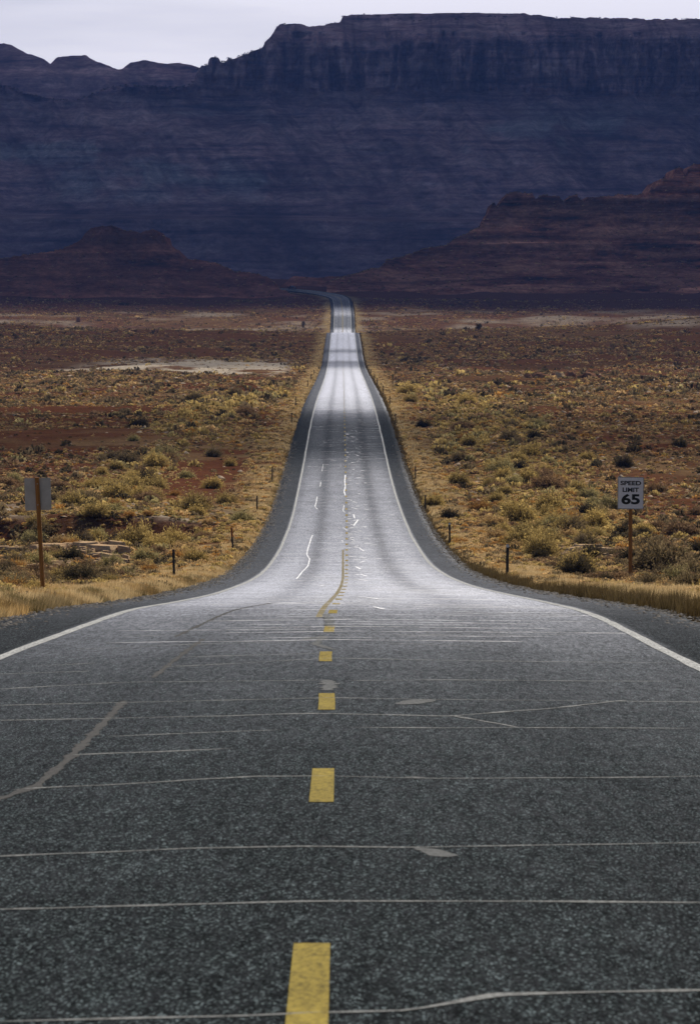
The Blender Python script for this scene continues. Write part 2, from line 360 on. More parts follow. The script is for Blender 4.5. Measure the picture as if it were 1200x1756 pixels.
# ------------------------------------------------------------------ the ground, one sheet to beyond the mesas
def build_ground():
    d = [20.0]
    while d[-1] < 13500:
        q = d[-1]; d.append(q + (max(.35, q*.0032) if q < 2700 else q*.03))
    d = np.concatenate([[-400, -150, -60, -25, 0, 10], np.array(d)])
    nu = 260; c = np.linspace(-1, 1, nu); c = np.sign(c)*np.abs(c)**1.15
    hw = .0688*1.45*np.maximum(d, 60)+9
    inner = c[None, :]*hw[:, None] + cxr(d)[:, None]
    outer = np.array([1.25, 1.8, 3.2, 7, 16, 40, 110])
    ow = np.clip(hw[:, None]*outer[None, :], None, 14000)
    ow = np.maximum.accumulate(np.maximum(ow, hw[:, None]*1.02+np.arange(7)[None]*5), axis=1)
    X = np.concatenate([-ow[:, ::-1]+cxr(d)[:, None], inner, ow+cxr(d)[:, None]], 1); Y = np.repeat(d[:, None], X.shape[1], 1)
    Z = ter(X, Y)
    V = np.stack([X, Y, Z], -1).reshape(-1, 3)
    col = ground_color(X.ravel(), Y.ravel())
    me = mesh_np('ground', V, grid_faces(*X.shape), M_SOIL, True, colors=col)
    link('ground', me, kind='structure', label='red desert ground with pale sandy patches falling away from the road')
def ground_color(x, y):
    red = np.array([.118, .046, .024]); brown = np.array([.118, .062, .032]); tan = np.array([.22, .140, .072]); sand = np.array([.50, .42, .32]); straw = np.array([.40, .30, .15])
    n1 = fbm(x/16, y/45, o=4, seed=31); n2 = fbm(x/60, y/170, o=3, seed=32); n3 = fbm(x/5, y/9, o=3, seed=33)
    D = road_dist(x, y)
    c = red[None]+(brown-red)[None]*sstep(-.25, .35, n1+.4*n3)[:, None]
    c = c+(tan-c)*(.75*sstep(.12, .5, n2+.5*n3))[:, None]
    c = c+(brown-c)*(.6*sstep(800, 1500, y))[:, None]
    def patch(m, tgt, a): nonlocal c; c = c+(tgt-c)*(a*m)[:, None]
    nn = fbm(x/14, y/60, o=4, seed=41)
    patch(np.clip(np.exp(-((y-600-25*fbm(x/25, 0*x, seed=91))/38)**2)+.8*np.exp(-((y-505-20*fbm(x/20, 3+0*x, seed=92))/16)**2), 0, 1)*sstep(14, 20, D), red*.9, .85)
    # pale dry wash, left, and the pale flats at the foot of the hills
    w = sstep(1020, 1050, y+40*nn)*(1-sstep(1230, 1290, y+60*nn))*sstep(-11, -16, x)*(1-sstep(-54, -70, x+14*nn)); patch(w*sstep(-.5, -.1, fbm(x/6, y/25, seed=44)), sand*1.0, .95)
    w = sstep(2060, 2110, y+60*nn)*(1-sstep(2190, 2300, y+120*nn)); patch(w*sstep(-.15, .35, fbm(x/30, y/22, seed=45)), sand*.7, .65)
    w = sstep(1570, 1600, y+30*nn)*(1-sstep(1640, 1680, y))*sstep(60, 110, x); patch(w*sstep(0, .3, nn), sand*.9, .6)
    # bench top over the gully, and bare gravelly patches near
    e = y + 9*fbm(x/9, 0*x, o=3, seed=21) + .35*(x-cxr(y)); side = x-cxr(y)
    patch(sstep(311, 314, e)*(1-sstep(320, 345, e))*sstep(-6, -8, side)*(1-sstep(-60, -80, side))*sstep(-.5, 0, fbm(x/3, y/6, seed=47)), sand*.85, .85)
    patch(sstep(285, 300, e)*(1-sstep(311, 313.5, e))*sstep(-7, -10, side)*(1-sstep(-60, -80, side)), red*.85, .9)
    patch(sstep(.1, .45, n3)*(1-sstep(250, 420, y)), tan, .5)
    # dry grass litter beside the pavement
    patch((1-sstep(6.0+4*n3, 9.5+4*n3, D)), straw*.8, .65)
    patch(np.exp(-((x+14.8)/2.8)**2)*sstep(724, 727, y)*(1-sstep(742, 752, y)), red, .95)
    # the dark red slopes by the bend
    patch(sstep(2260, 2330, y+30*nn)*sstep(6, 14, D), np.array([.12, .050, .034]), .85)
    return np.clip(c, .01, .9)
build_ground()

# ------------------------------------------------------------------ the road
ROAD = empty('road', (0, 0, 0), kind='structure')
ROAD['label'] = 'two-lane asphalt highway running straight down into the valley'
def path_frame():
    P = PATH; T = np.gradient(P, axis=0); T /= np.linalg.norm(T, axis=1)[:, None]
    Nn = np.stack([T[:, 1], -T[:, 0]], 1); s = np.concatenate([[0], np.cumsum(np.linalg.norm(np.diff(P, axis=0), axis=1))])
    z = ZR(P[:, 1]); m = P[:, 1] > 2345
    zb = z[m]; k = np.interp(s[m], [s[m][0], s[m][0]+30, s[m][0]+130, s[m][0]+330], [0, 0, 1, 1]); z[m] = zb + k*0.8
    bank = np.zeros(len(P)); bank[m] = .05*sstep(0, 60, s[m]-s[m][0])
    return P, Nn, s, z, bank
PP, PN, PS, PZ, PBANK = path_frame()
def road_z(i, u): return PZ[i] - .012*np.abs(u)*(np.abs(u) > 0) + PBANK[i]*u
def on_path(y, u, dz=0.0):
    """point on the pavement at forward distance y, lateral u from the centre line (straight part)"""
    y = np.asarray(y, float); u = np.asarray(u, float)
    return np.stack([cxr(y)+u, y, np.interp(y, PP[:, 1], PZ)-.012*np.abs(u)+dz], -1)
# bright and dull glare bands along the road, painted in as sheen by distance
GLARE_BANDS = np.array([(0, .03), (30, .045), (50, .10), (70, .23), (95, .44), (130, .58), (170, .56), (260, .52), (340, .48), (400, .42), (440, .28), (470, .13), (540, .12), (580, .28), (615, .60), (700, .78), (950, .78),
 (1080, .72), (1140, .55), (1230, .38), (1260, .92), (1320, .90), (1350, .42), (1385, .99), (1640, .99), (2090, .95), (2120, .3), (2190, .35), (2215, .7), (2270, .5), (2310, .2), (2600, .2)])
def build_road():
    us = np.array([-5.35, -5.05, -4.6, -4.1, -3.75, -3.2, -2.6, -2.0, -1.4, -.8, -.3, 0, .3, .8, 1.4, 2.0, 2.6, 3.2, 3.75, 4.1, 4.6, 4.95, 5.25])
    n = len(PP); U = np.repeat(us[None], n, 0)
    e = .16*fbm(PS/1.1, 0*PS, o=3, seed=51); e2 = .16*fbm(PS/1.1, 5+0*PS, o=3, seed=52)
    U[:, 0] += e; U[:, 1] += e; U[:, -1] += e2; U[:, -2] += e2
    X = PP[:, :1]+PN[:, :1]*U; Y = PP[:, 1:]+PN[:, 1:]*U
    Z = PZ[:, None]-.012*np.abs(U)+PBANK[:, None]*U
    Z[:, 0] -= .45; Z[:, -1] -= .45
    V = np.stack([X, Y, Z], -1).reshape(-1, 3); uv = np.stack([U, np.repeat(PS[:, None], len(us), 1)], -1).reshape(-1, 2)
    me = mesh_np('pavement', V, grid_faces(n, len(us)), M_ROAD, True, uv=uv)
    glare = np.interp(PP[:, 1], GLARE_BANDS[:, 0], GLARE_BANDS[:, 1]); glare = np.repeat(glare[:, None], len(us), 1).ravel()
    a = me.color_attributes.new('Polish', 'FLOAT_COLOR', 'POINT'); a.data.foreach_set('color', np.stack([glare, np.repeat(np.interp(PP[:, 1], [0, 70, 200, 600, 1000], [.30, .30, .95, .85, .55])[:, None], len(us), 1).ravel(), glare, 1+0*glare], 1).astype(np.float32).ravel())
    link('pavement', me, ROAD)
build_road()
def strip_mesh(name, pts, halfw, m, dz=.004, taper=None):
    """thin sheet following points [(y,u)...] laid dz above the pavement (straight part)"""
    pts = np.array(pts, float); P = on_path(pts[:, 0], pts[:, 1], dz); T = np.gradient(P, axis=0)[:, :2]; T /= np.maximum(np.linalg.norm(T, axis=1), 1e-6)[:, None]
    Nn = np.stack([T[:, 1], -T[:, 0]], 1); hw = np.full(len(P), halfw) if taper is None else halfw*taper
    a = P.copy(); b = P.copy(); a[:, :2] -= Nn*hw[:, None]; b[:, :2] += Nn*hw[:, None]
    V = np.stack([a, b], 1).reshape(-1, 3); return V, grid_faces(len(P), 2)
def sheets(name, items, m, parent=ROAD, **props):
    Vs, Fs, b = [], [], 0
    for V, Fc in items: Vs.append(V); Fs.append(Fc+b); b += len(V)
    return link(name, mesh_np(name, np.vstack(Vs), np.vstack(Fs), m), parent, **props)
def edge_line(u, w):
    n = len(PP); k = np.arange(n); uu = u + .025*vnoise(PS/14, 0*PS, seed=61)
    rows = []
    for s in (-1, 1):
        U = uu+s*w/2*(1+.15*vnoise(PS/1.5, 3+0*PS, seed=62+s))
        rows.append(np.stack([PP[:, 0]+PN[:, 0]*U, PP[:, 1]+PN[:, 1]*U, PZ-.012*np.abs(U)+PBANK*U+.005], -1))
    V = np.stack(rows, 1).reshape(-1, 3); return link('edge_line', mesh_np('edge_line', V, grid_faces(n, 2), M_WHITE), ROAD)
edge_line(-3.62, .14)['label'] = 'solid white edge line beside the left shoulder'
edge_line(3.62, .14)['label'] = 'solid white edge line beside the right shoulder'
DX = np.array([(0,-.10),(16.8,-.135),(29,-.157),(41,-.186),(53,-.257),(65,-.268),(78,-.26),(120,-.2),(169,-.12),(317,-.2),(458,-.42),(592,-.65),(1571,-2.2),(2400,-4)])
def dash_u(y): return np.interp(y, DX[:, 0], DX[:, 1])-cxr(y)
yd = 18.36
while yd < 1250:
    ys = np.linspace(yd-3.45, yd, 12 if yd < 80 else 4)
    sheets('centre_dash', [strip_mesh('', [(q, float(dash_u(q))) for q in ys], .066, M_YELL)], M_YELL)
    yd += 12.2
# solid yellow line that starts just over the crest
def world_u(pts): return [(y, x-float(cxr(y))) for x, y in pts]
sheets('solid_yellow_line', [strip_mesh('', world_u([(np.interp(q, [73, 90, 120, 150, 183, 262], [-.45, -.40, -.32, -.27, -.25, -.36]), q) for q in np.arange(73, 262, 2.)]), .046, M_YELLOLD)], M_YELLOLD)
k0 = np.nonzero(PP[:, 1] > 1640)[0]
def far_yellow(off):
    i = k0; rows = []
    for s in (-.055, .055):
        U = off+s; rows.append(np.stack([PP[i, 0]+PN[i, 0]*U, PP[i, 1]+PN[i, 1]*U, PZ[i]-.012*abs(U)+PBANK[i]*U+.005], -1))
    return np.stack(rows, 1).reshape(-1, 3), grid_faces(len(i), 2)
sheets('double_yellow_line', [far_yellow(-.13), far_yellow(.13)], M_YELL)
# cracks: near ones where the photograph has them, more further on
def nearp(px, py): d = CAMZ*0+13858/(py-867.0); return ((px-600)/F*d, d)
def crack(pts, w, seed, m=M_CRACK, dz=.004, amp=.045):
    """pts in (x,y) world; resampled and wobbled"""
    pts = np.array(pts, float); L = np.concatenate([[0], np.cumsum(np.linalg.norm(np.diff(pts, axis=0), axis=1))]); n = max(8, int(L[-1]/.12))
    s = np.linspace(0, L[-1], n); x = np.interp(s, L, pts[:, 0]); y = np.interp(s, L, pts[:, 1])
    y = y+amp*fbm(s/.8, 0*s, o=4, seed=seed)*2; tp = .35+.65*np.abs(fbm(s/.5, 9+0*s, o=3, seed=seed+1))*2.2
    tp[0] = tp[-1] = .1
    return strip_mesh('', np.stack([y, x-cxr(y)], 1), w/2, m, dz, np.clip(tp, .1, 1.5))
CR = []
near_lines = [((-20, 1752), (430, 1748), (700, 1738), (860, 1708), (1230, 1694)), ((-20, 1558), (300, 1552), (700, 1547), (1230, 1543)), ((-20, 1466), (330, 1455), (700, 1455), (1230, 1440)),
 ((20, 1350), (440, 1333), (720, 1336), (1230, 1326)), ((120, 1292), (400, 1284)), ((180, 1262), (480, 1253)), ((600, 1250), (890, 1246), (1190, 1244)),
 ((-20, 1232), (520, 1226), (770, 1228), (930, 1214), (1075, 1197)), ((-20, 1206), (520, 1199), (700, 1200), (1230, 1199)), ((770, 1227), (890, 1246)),
 ((-20, 1178), (210, 1168), (560, 1168)), ((600, 1169), (760, 1166), (1150, 1164)), ((-20, 1152), (160, 1148)), ((270, 1143), (560, 1131), (820, 1133), (1230, 1132)),
 ((60, 1138), (170, 1134)), ((300, 1126), (560, 1122)), ((650, 1106), (690, 1104), (830, 1108)), ((130, 1110), (320, 1104), (520, 1100)), ((560, 1090), (1000, 1084)), ((200, 1088), (330, 1086)),
 ((380, 1078), (560, 1074), (800, 1075)), ((620, 1045), (655, 1047)), ((612, 1024), (648, 1027)), ((300, 1062), (640, 1058)), ((420, 1048), (560, 1045))]
for k, ln in enumerate(near_lines):
    wpx = .048 if ln[0][1] > 1400 else .045
    CR.append(crack([nearp(*p) for p in ln], wpx*(1.25 if k in (0, 7) else 1), 100+k*3, amp=.03 if ln[0][1] > 1400 else .06))
CF = []
y = 60.0
while y < 640:
    if random.random() < .9:
        a = random.uniform(-3.6, 1.5); b = min(3.6, a+random.uniform(1.2, 7))
        CF.append(crack([(float(cxr(y))+a, y+random.uniform(-.5, .5)), (float(cxr(y))+b, y+random.uniform(-.5, .5))], .045+.0002*y, int(y*7), amp=.05+.0012*y))
    y += random.uniform(.6, 1.9)+y*.004
sheets('crack', CR, M_CRACK, kind='stuff'); sheets('far_crack', CF, M_CRACKF, kind='stuff')
# blobs and old sealed cracks on the near pavement
BL = [crack([nearp(712, 1456), nearp(738, 1459), nearp(768, 1470)], .12, 900, amp=.03), crack([nearp(690, 1209), nearp(712, 1205), nearp(732, 1200)], .20, 903, amp=.05),
      crack([nearp(700, 1335), nearp(727, 1334)], .14, 905, amp=.01),
      crack([nearp(560, 1168), nearp(566, 1178), nearp(560, 1186)], .16, 907, amp=.05), crack([nearp(520, 1098), nearp(556, 1092), nearp(540, 1106), nearp(572, 1116)], .14, 909, amp=.05),
      crack([nearp(558, 1050), nearp(565, 1062), nearp(565, 1076)], .14, 911, amp=.05)]
sheets('pavement_scar', BL, paint('worn_grey_patch', (.15, .155, .15), .8, .8), kind='stuff')
SB = [crack([nearp(-20, 1372), nearp(60, 1345), nearp(115, 1300), nearp(160, 1255), nearp(212, 1200)], .085, 920, amp=.06), crack([nearp(262, 1160), nearp(300, 1130), nearp(348, 1094)], .08, 922, amp=.1),
      crack([nearp(300, 1090), nearp(400, 1040), nearp(465, 1016)], .07, 925, amp=.1)]
sheets('sealed_crack', SB, M_SEALD, kind='stuff')
# glinting sealant down the hill: d -> y pixel table of the slope
def downp(px, py):
    t = np.arange(60, 700, .25); zz = ZR(t)
    v = pix_dir(px, py); gz = CAMZ+v[2]/v[1]*t; k = np.nonzero(gz <= zz)[0][0]; return (v[0]/v[1]*t[k], t[k])
GL = []
for seg, w in ([((554, 796), (552, 808)), .10], [((550, 826), (549, 834)), .16], [((544, 851), (542, 862), (540, 868), (544, 873)), .16], [((527, 885), (533, 884)), .14],
               [((536, 917), (533, 924), (528, 940), (526, 950)), .18], [((526, 950), (531, 958), (528, 970), (518, 980), (508, 992)), .16],
               [((592, 815), (591, 825), (592, 835), (590, 843), (592, 850)), .16], [((590, 866), (588, 876), (592, 879)), .14], [((588, 905), (596, 910)), .14], [((586, 927), (588, 929)), .22],
               [((604, 860), (612, 862)), .14], [((602, 870), (612, 873)), .12], [((606, 882), (608, 889)), .16], [((605, 893), (614, 891), (606, 902)), .15], [((600, 924), (608, 927)), .13],
               [((606, 938), (614, 936)), .13], [((616, 940), (624, 945)), .15], [((617, 956), (622, 955)), .15], [((616, 965), (626, 962)), .13], [((610, 972), (618, 976)), .18], [((614, 979), (628, 980)), .15],
               [((610, 985), (616, 986)), .2], [((618, 985), (628, 988)), .15], [((616, 994), (630, 996)), .16], [((612, 1023), (650, 1028)), .10], [((640, 1041), (658, 1045)), .10], [((548, 1005), (556, 1003)), .16],
               [((600, 779), (614, 780)), .12], [((582, 800), (586, 799)), .15], [((602, 886), (590, 888)), .1]):
    pts = [downp(*p) for p in seg]
    GL.append(crack(pts, w*(.42 if pts[0][0] < -.4 else .7), 1000+len(GL)*4, dz=.010, amp=.11))
for _k in range(90):
    gy = random.uniform(235, 520); gu = random.choice((random.gauss(.05, .12), random.gauss(.75, .35))); w_ = random.uniform(.05, .35)
    GL.append(crack([(float(cxr(gy))+gu, gy), (float(cxr(gy))+gu+w_, gy+random.uniform(-.9, .9))], random.uniform(.14, .36), 1500+_k*4, dz=.010, amp=.03))
sheets('glossy_sealant', GL, M_SEAL, kind='stuff')

# ------------------------------------------------------------------ hills and mesas as folded rock faces
def interp_sil(sil, px): s = np.array(sil, float); return np.interp(px, s[:, 0], s[:, 1])
def rock_face(name, sil, foot_d, prof, pxr, ncol, nrow, m, relief, ledge, sil_noise=1.0, seed=0, foot_z=None, label='', extra_px=420, fold=60., cliff=None, fine=None, blocky=0, warp=0):
    """prof: list of (z, setback). A face standing at foot_d; each column rises along prof until it reaches the skyline, then runs back level as a plateau and drops behind."""
    x0, x1 = (pxr[0]-CX)/F, (pxr[1]-CX)/F
    pf = np.array(prof, float)
    # rows along arc of prof
    seg = np.concatenate([[0], np.cumsum(np.hypot(np.diff(pf[:, 0])*3, np.diff(pf[:, 1])))]); tt = np.linspace(0, seg[-1], nrow)
    zr = np.interp(tt, seg, pf[:, 0]); sb = np.interp(tt, seg, pf[:, 1])
    k = np.linspace(x0, x1, ncol); px = k*F+CX
    py = interp_sil(sil, px)
    py = py + sil_noise*fbm(px/7, 0*px, o=4, seed=seed+70)*2.0
    if blocky: py = py - blocky*np.clip(vnoise(np.floor(px/9+fbm(px/30, 0*px, seed=3)*2), 0*px, seed=seed+9), -.2, 1)
    d_ref = foot_d + sb
    X = k[None, :]*foot_d*1.0*np.ones((nrow, 1)); Z = np.repeat(zr[:, None], ncol, 1); Y0 = np.repeat((foot_d+sb)[:, None], ncol, 1)
    # spurs and gullies
    def rel(X, Z):
        r = np.abs(fbm(X/fold, Z/(fold*2.2), o=5, seed=seed+1, g=.55))*2
        r2 = np.abs(fbm(X/(fold*.28)+fbm(X/fold, Z/fold, seed=seed+6), Z/(fold*1.1), o=4, seed=seed+2))
        return r*.75+r2*.35
    rl = rel(X, Z)
    hfrac = (Z-pf[0, 0])/(pf[-1, 0]-pf[0, 0])
    Z = Z + warp*fbm(X/(fold*4.5), Z/400, o=3, seed=seed+31)*np.sin(np.clip(hfrac, 0, 1)*3.14)**.5
    Y = Y0 + relief*rl*(.3+.7*np.sin(np.clip(hfrac, 0, 1)*2.6))
    # strata: the face steps in and out with height
    zl = Z + 3.0*fbm(X/(fold*3), Z/200, seed=seed+4)*(pf[-1, 0]-pf[0, 0])/100
    st = fbm(zl/ledge[1], 3.3+X/(fold*14), o=4, seed=seed+3, g=.7); Y = Y + ledge[0]*st*(.6+.8*vnoise(X/(fold*.5), Z/30, seed=seed+5))
    if cliff is not None:      # vertical fluting on the cliff band
        cm = sstep(cliff[0], cliff[0]+cliff[3], Z+6*fbm(X/70, 0*X, seed=seed+8))*(1-sstep(cliff[1]-cliff[3], cliff[1], Z))
        fl = np.abs(fbm(X/cliff[4], Z/160, o=5, seed=seed+11, g=.6)); Y = Y + cm*cliff[2]*(fl*2.4-.5)
    if fine: Y = Y + fine*fbm(X/(fold*.08), Z/(fold*.05), o=3, seed=seed+14)
    # skyline: height where the column must stop
    X = k[None, :]*Y
    zt = np.stack([z_at(0, 1)*0 + 0 for _ in range(1)]) if False else None
    v = np.stack([pix_dir(600, p)[1:] for p in py]); slope = v[:, 1]/v[:, 0]
    top = CAMZ + slope[None, :]*Y
    Z = np.minimum(Z, top)
    # rows behind: plateau and back slope
    back = []
    for q, dz in ((60, -.4), (200, -2), (500, -6), (900, -60), (1300, -400)):
        sc = relief/90 if relief < 90 else 1
        back.append(np.stack([X[-1]*(1+0*X[-1]), Y[-1]+q*max(sc, .15), Z[-1]+dz*max(sc, .15)], -1))
    V = np.concatenate([np.stack([X, Y, Z], -1), np.stack(back)], 0)
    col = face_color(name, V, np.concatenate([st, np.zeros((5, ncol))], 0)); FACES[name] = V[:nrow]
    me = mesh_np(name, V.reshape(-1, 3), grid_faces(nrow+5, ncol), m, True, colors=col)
    return link(name, me, kind='structure', label=label)
FACES = {}
def face_color(name, V, st):
    X, Y, Z = V[..., 0], V[..., 1], V[..., 2]; n = np.ones(X.shape+(3,))
    a = fbm(X/160, Z/40, o=4, seed=81); b = fbm(X/30, Z/30, o=4, seed=82)
    if name == 'mesa':
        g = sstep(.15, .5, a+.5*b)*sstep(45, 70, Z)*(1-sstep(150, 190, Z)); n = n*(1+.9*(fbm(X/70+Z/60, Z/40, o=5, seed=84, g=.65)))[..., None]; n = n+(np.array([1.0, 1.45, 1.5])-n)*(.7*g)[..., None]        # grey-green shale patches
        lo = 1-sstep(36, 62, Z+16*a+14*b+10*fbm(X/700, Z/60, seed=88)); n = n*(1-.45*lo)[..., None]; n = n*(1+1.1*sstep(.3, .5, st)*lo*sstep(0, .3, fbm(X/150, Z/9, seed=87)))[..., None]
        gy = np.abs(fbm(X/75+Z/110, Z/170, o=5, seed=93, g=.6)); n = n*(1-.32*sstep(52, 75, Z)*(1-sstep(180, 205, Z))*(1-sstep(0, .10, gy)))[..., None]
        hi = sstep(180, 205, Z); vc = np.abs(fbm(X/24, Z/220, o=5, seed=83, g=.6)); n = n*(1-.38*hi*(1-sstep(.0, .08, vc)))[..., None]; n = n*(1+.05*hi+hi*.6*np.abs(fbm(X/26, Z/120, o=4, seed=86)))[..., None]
    else:
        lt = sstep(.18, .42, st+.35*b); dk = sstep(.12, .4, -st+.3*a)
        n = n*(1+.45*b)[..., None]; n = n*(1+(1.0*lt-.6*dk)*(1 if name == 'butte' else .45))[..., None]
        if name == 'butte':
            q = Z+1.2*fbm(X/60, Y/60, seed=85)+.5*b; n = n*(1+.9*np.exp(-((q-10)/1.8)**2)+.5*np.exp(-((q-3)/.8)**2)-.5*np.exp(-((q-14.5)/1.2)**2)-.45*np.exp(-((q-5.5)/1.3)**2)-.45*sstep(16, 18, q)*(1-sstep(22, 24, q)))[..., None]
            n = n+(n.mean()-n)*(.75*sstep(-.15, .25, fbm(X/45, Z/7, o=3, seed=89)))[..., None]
    return np.clip(n.reshape(-1, 3), .1, 3)
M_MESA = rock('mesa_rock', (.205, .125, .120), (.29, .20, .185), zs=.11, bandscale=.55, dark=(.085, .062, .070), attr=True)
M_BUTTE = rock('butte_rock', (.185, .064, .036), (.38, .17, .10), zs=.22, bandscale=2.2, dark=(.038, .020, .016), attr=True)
M_HILL = rock('hill_rock', (.185, .064, .038), (.27, .11, .066), zs=.16, bandscale=2.2, dark=(.050, .026, .020), attr=True)

mesa_sil = [(-400, 120), (-60, 138), (0, 142), (50, 162), (100, 172), (140, 172), (165, 160), (200, 147), (320, 150), (334, 140), (338, 124), (346, 112), (357, 112), (360, 100), (365, 98), (376, 98), (379, 108), (388, 106), (394, 99), (404, 101), (414, 95),
 (428, 92), (430, 86), (445, 84), (451, 82), (458, 68), (468, 58), (474, 46), (480, 41), (500, 41), (520, 42), (526, 45), (556, 44), (575, 38), (584, 36), (588, 27), (610, 25), (640, 24), (700, 20), (800, 18), (880, 21), (905, 24), (945, 30), (1060, 31), (1110, 33), (1200, 32), (1700, 34)]
rock_face('mesa', mesa_sil, 5500, [(-60, -200), (-45, 0), (-10, 90), (44, 190), (52, 640), (90, 760), (190, 1010), (205, 1040), (275, 1085), (285, 1130), (312, 1300)], (-420, 1620), 760, 430, M_MESA, 150, (9, 7.5), seed=5,
          label='long dark blue-purple mesa with cliff rim filling the skyline', fold=210, cliff=(196, 283, 60, 8, 26), fine=9, sil_noise=1.3, warp=26)
dome_sil = [(-500, 60), (-60, 92), (0, 76), (10, 74), (22, 77), (45, 90), (70, 98), (80, 103), (83, 115), (88, 110), (100, 98), (125, 95), (150, 95), (160, 102), (185, 112), (205, 119), (213, 117), (225, 107), (245, 104), (252, 103), (280, 109), (310, 108), (335, 113), (360, 122), (500, 150)]
rock_face('dome_rocks', dome_sil, 8600, [(120, -300), (200, 0), (255, 120), (290, 170), (330, 300), (420, 700)], (-500, 480), 420, 120, M_MESA, 90, (8, 12), seed=15, label='rounded pale rock domes on the skyline behind the mesa end', fold=240, sil_noise=.5, fine=5)
butte_sil = [(560, 484), (580, 480), (600, 471), (650, 460), (664, 446), (675, 444), (700, 438), (725, 428), (745, 424), (765, 421), (778, 411), (800, 402), (825, 387), (838, 364), (842, 350), (847, 346), (852, 357), (858, 345), (868, 332), (885, 329), (912, 332), (917, 341), (922, 340), (930, 335),
 (958, 337), (965, 345), (975, 338), (988, 335), (994, 342), (1000, 347), (1006, 337), (1030, 338), (1060, 334), (1108, 334), (1114, 324), (1122, 313), (1138, 306), (1152, 305), (1155, 291), (1162, 287), (1169, 290), (1171, 303), (1176, 303), (1178, 290), (1190, 282), (1205, 279), (1300, 262), (1700, 250)]
rock_face('butte', butte_sil, 2425, [(-32, -60), (-25, 0), (-12, 55), (-4, 85), (2, 95), (10, 118), (14, 124), (22, 140), (26, 142), (34, 150), (38, 170), (44, 175), (62, 205)], (560, 1640), 700, 330, M_BUTTE, 14, (4.2, 2.6), seed=25,
          label='dark red layered butte with crumbling rim on the right', fold=34, fine=1.6, sil_noise=1.2, blocky=1.2)
hill_sil = [(-500, 440), (-60, 452), (0, 445), (40, 438), (110, 428), (140, 410), (150, 397), (158, 390), (175, 387), (192, 388), (205, 393), (222, 397), (232, 396), (240, 401), (250, 396), (262, 394), (272, 397), (276, 404), (284, 405), (286, 418), (300, 428), (318, 444), (345, 447), (372, 452), (400, 465), (440, 470), (462, 478), (474, 490), (484, 497), (520, 512), (560, 525), (700, 560)]
rock_face('left_hill', hill_sil, 2388, [(-35, -90), (-27, 0), (-18, 32), (-8, 62), (-2, 70), (2, 84), (7, 90), (12, 94), (20, 120)], (-500, 600), 640, 240, M_HILL, 8, (2.2, 2.4), seed=35,
          label='low dark red hill with a small rocky cap left of the road bend', fold=26, fine=1.2, sil_noise=1.0, blocky=.8)
back_sil = [(380, 520), (470, 500), (490, 484), (498, 476), (505, 474), (520, 475), (540, 477), (560, 475), (600, 473), (680, 466), (720, 466), (800, 470)]
rock_face('back_hill', back_sil, 2560, [(-30, -60), (-23, 0), (-14, 40), (-8, 70)], (380, 800), 260, 60, M_HILL, 6, (1.0, 2.4), seed=45, label='low dark knoll directly behind the road bend', fold=22, fine=.8, sil_noise=.6)
# ------------------------------------------------------------------ clouds overhead: they shade the hills
def build_cloud(name, cx, cy, ax, ay, alt, thick, seed, label, m=None, ragged=.10):
    n1, n2 = 90, 60
    th = np.linspace(0, 2*np.pi, n1, endpoint=False); ph = np.linspace(-np.pi/2, np.pi/2, n2)
    T, P = np.meshgrid(th, ph); r = 1+ragged*fbm(np.cos(T)*3, np.sin(T)*3, P*.5, o=4, seed=seed)
    cp = np.sign(np.cos(P))*np.abs(np.cos(P))**.35
    X = cx+ax*cp*np.cos(T)*r; Y = cy+ay*cp*np.sin(T)*r
    Z = alt+thick*np.sin(P)*(.7+.5*fbm(X/900, Y/900, o=4, seed=seed+1))*np.where(P > 0, 1.0, .35)
    V = np.stack([X, Y, Z], -1).reshape(-1, 3); i = np.arange(n1*n2).reshape(n2, n1); j = np.roll(i, -1, 1)
    Fc = np.stack([i[:-1], j[:-1], j[1:], i[1:]], -1).reshape(-1, 4)
    link(name, mesh_np(name, V, Fc, m or M_CLOUD, True), category='cloud', label=label)
M_CLOUD = bpy.data.materials.new('cloud'); M_CLOUD.use_nodes = True; _t = M_CLOUD.node_tree; _t.nodes.clear()
_o = N(_t, 'ShaderNodeOutputMaterial'); _d = N(_t, 'ShaderNodeBsdfDiffuse'); _d.inputs[0].default_value = (.9, .9, .92, 1)
_tr = N(_t, 'ShaderNodeBsdfTranslucent'); _tr.inputs[0].default_value = (.9, .9, .95, 1); _m = N(_t, 'ShaderNodeMixShader'); _m.inputs[0].default_value = .55
_t.links.new(_d.outputs[0], _m.inputs[1]); _t.links.new(_tr.outputs[0], _m.inputs[2]); _t.links.new(_m.outputs[0], _o.inputs[0])
CALT = 6000
_off = CALT/math.tan(R(SUN_EL))
build_cloud('cloud', _off*math.sin(R(SUN_AZ)), 2020+_off*math.cos(R(SUN_AZ))+8200, 12000, 8000, CALT, 500, 91, 'broad grey cloud overhead shading the mesa and hills')

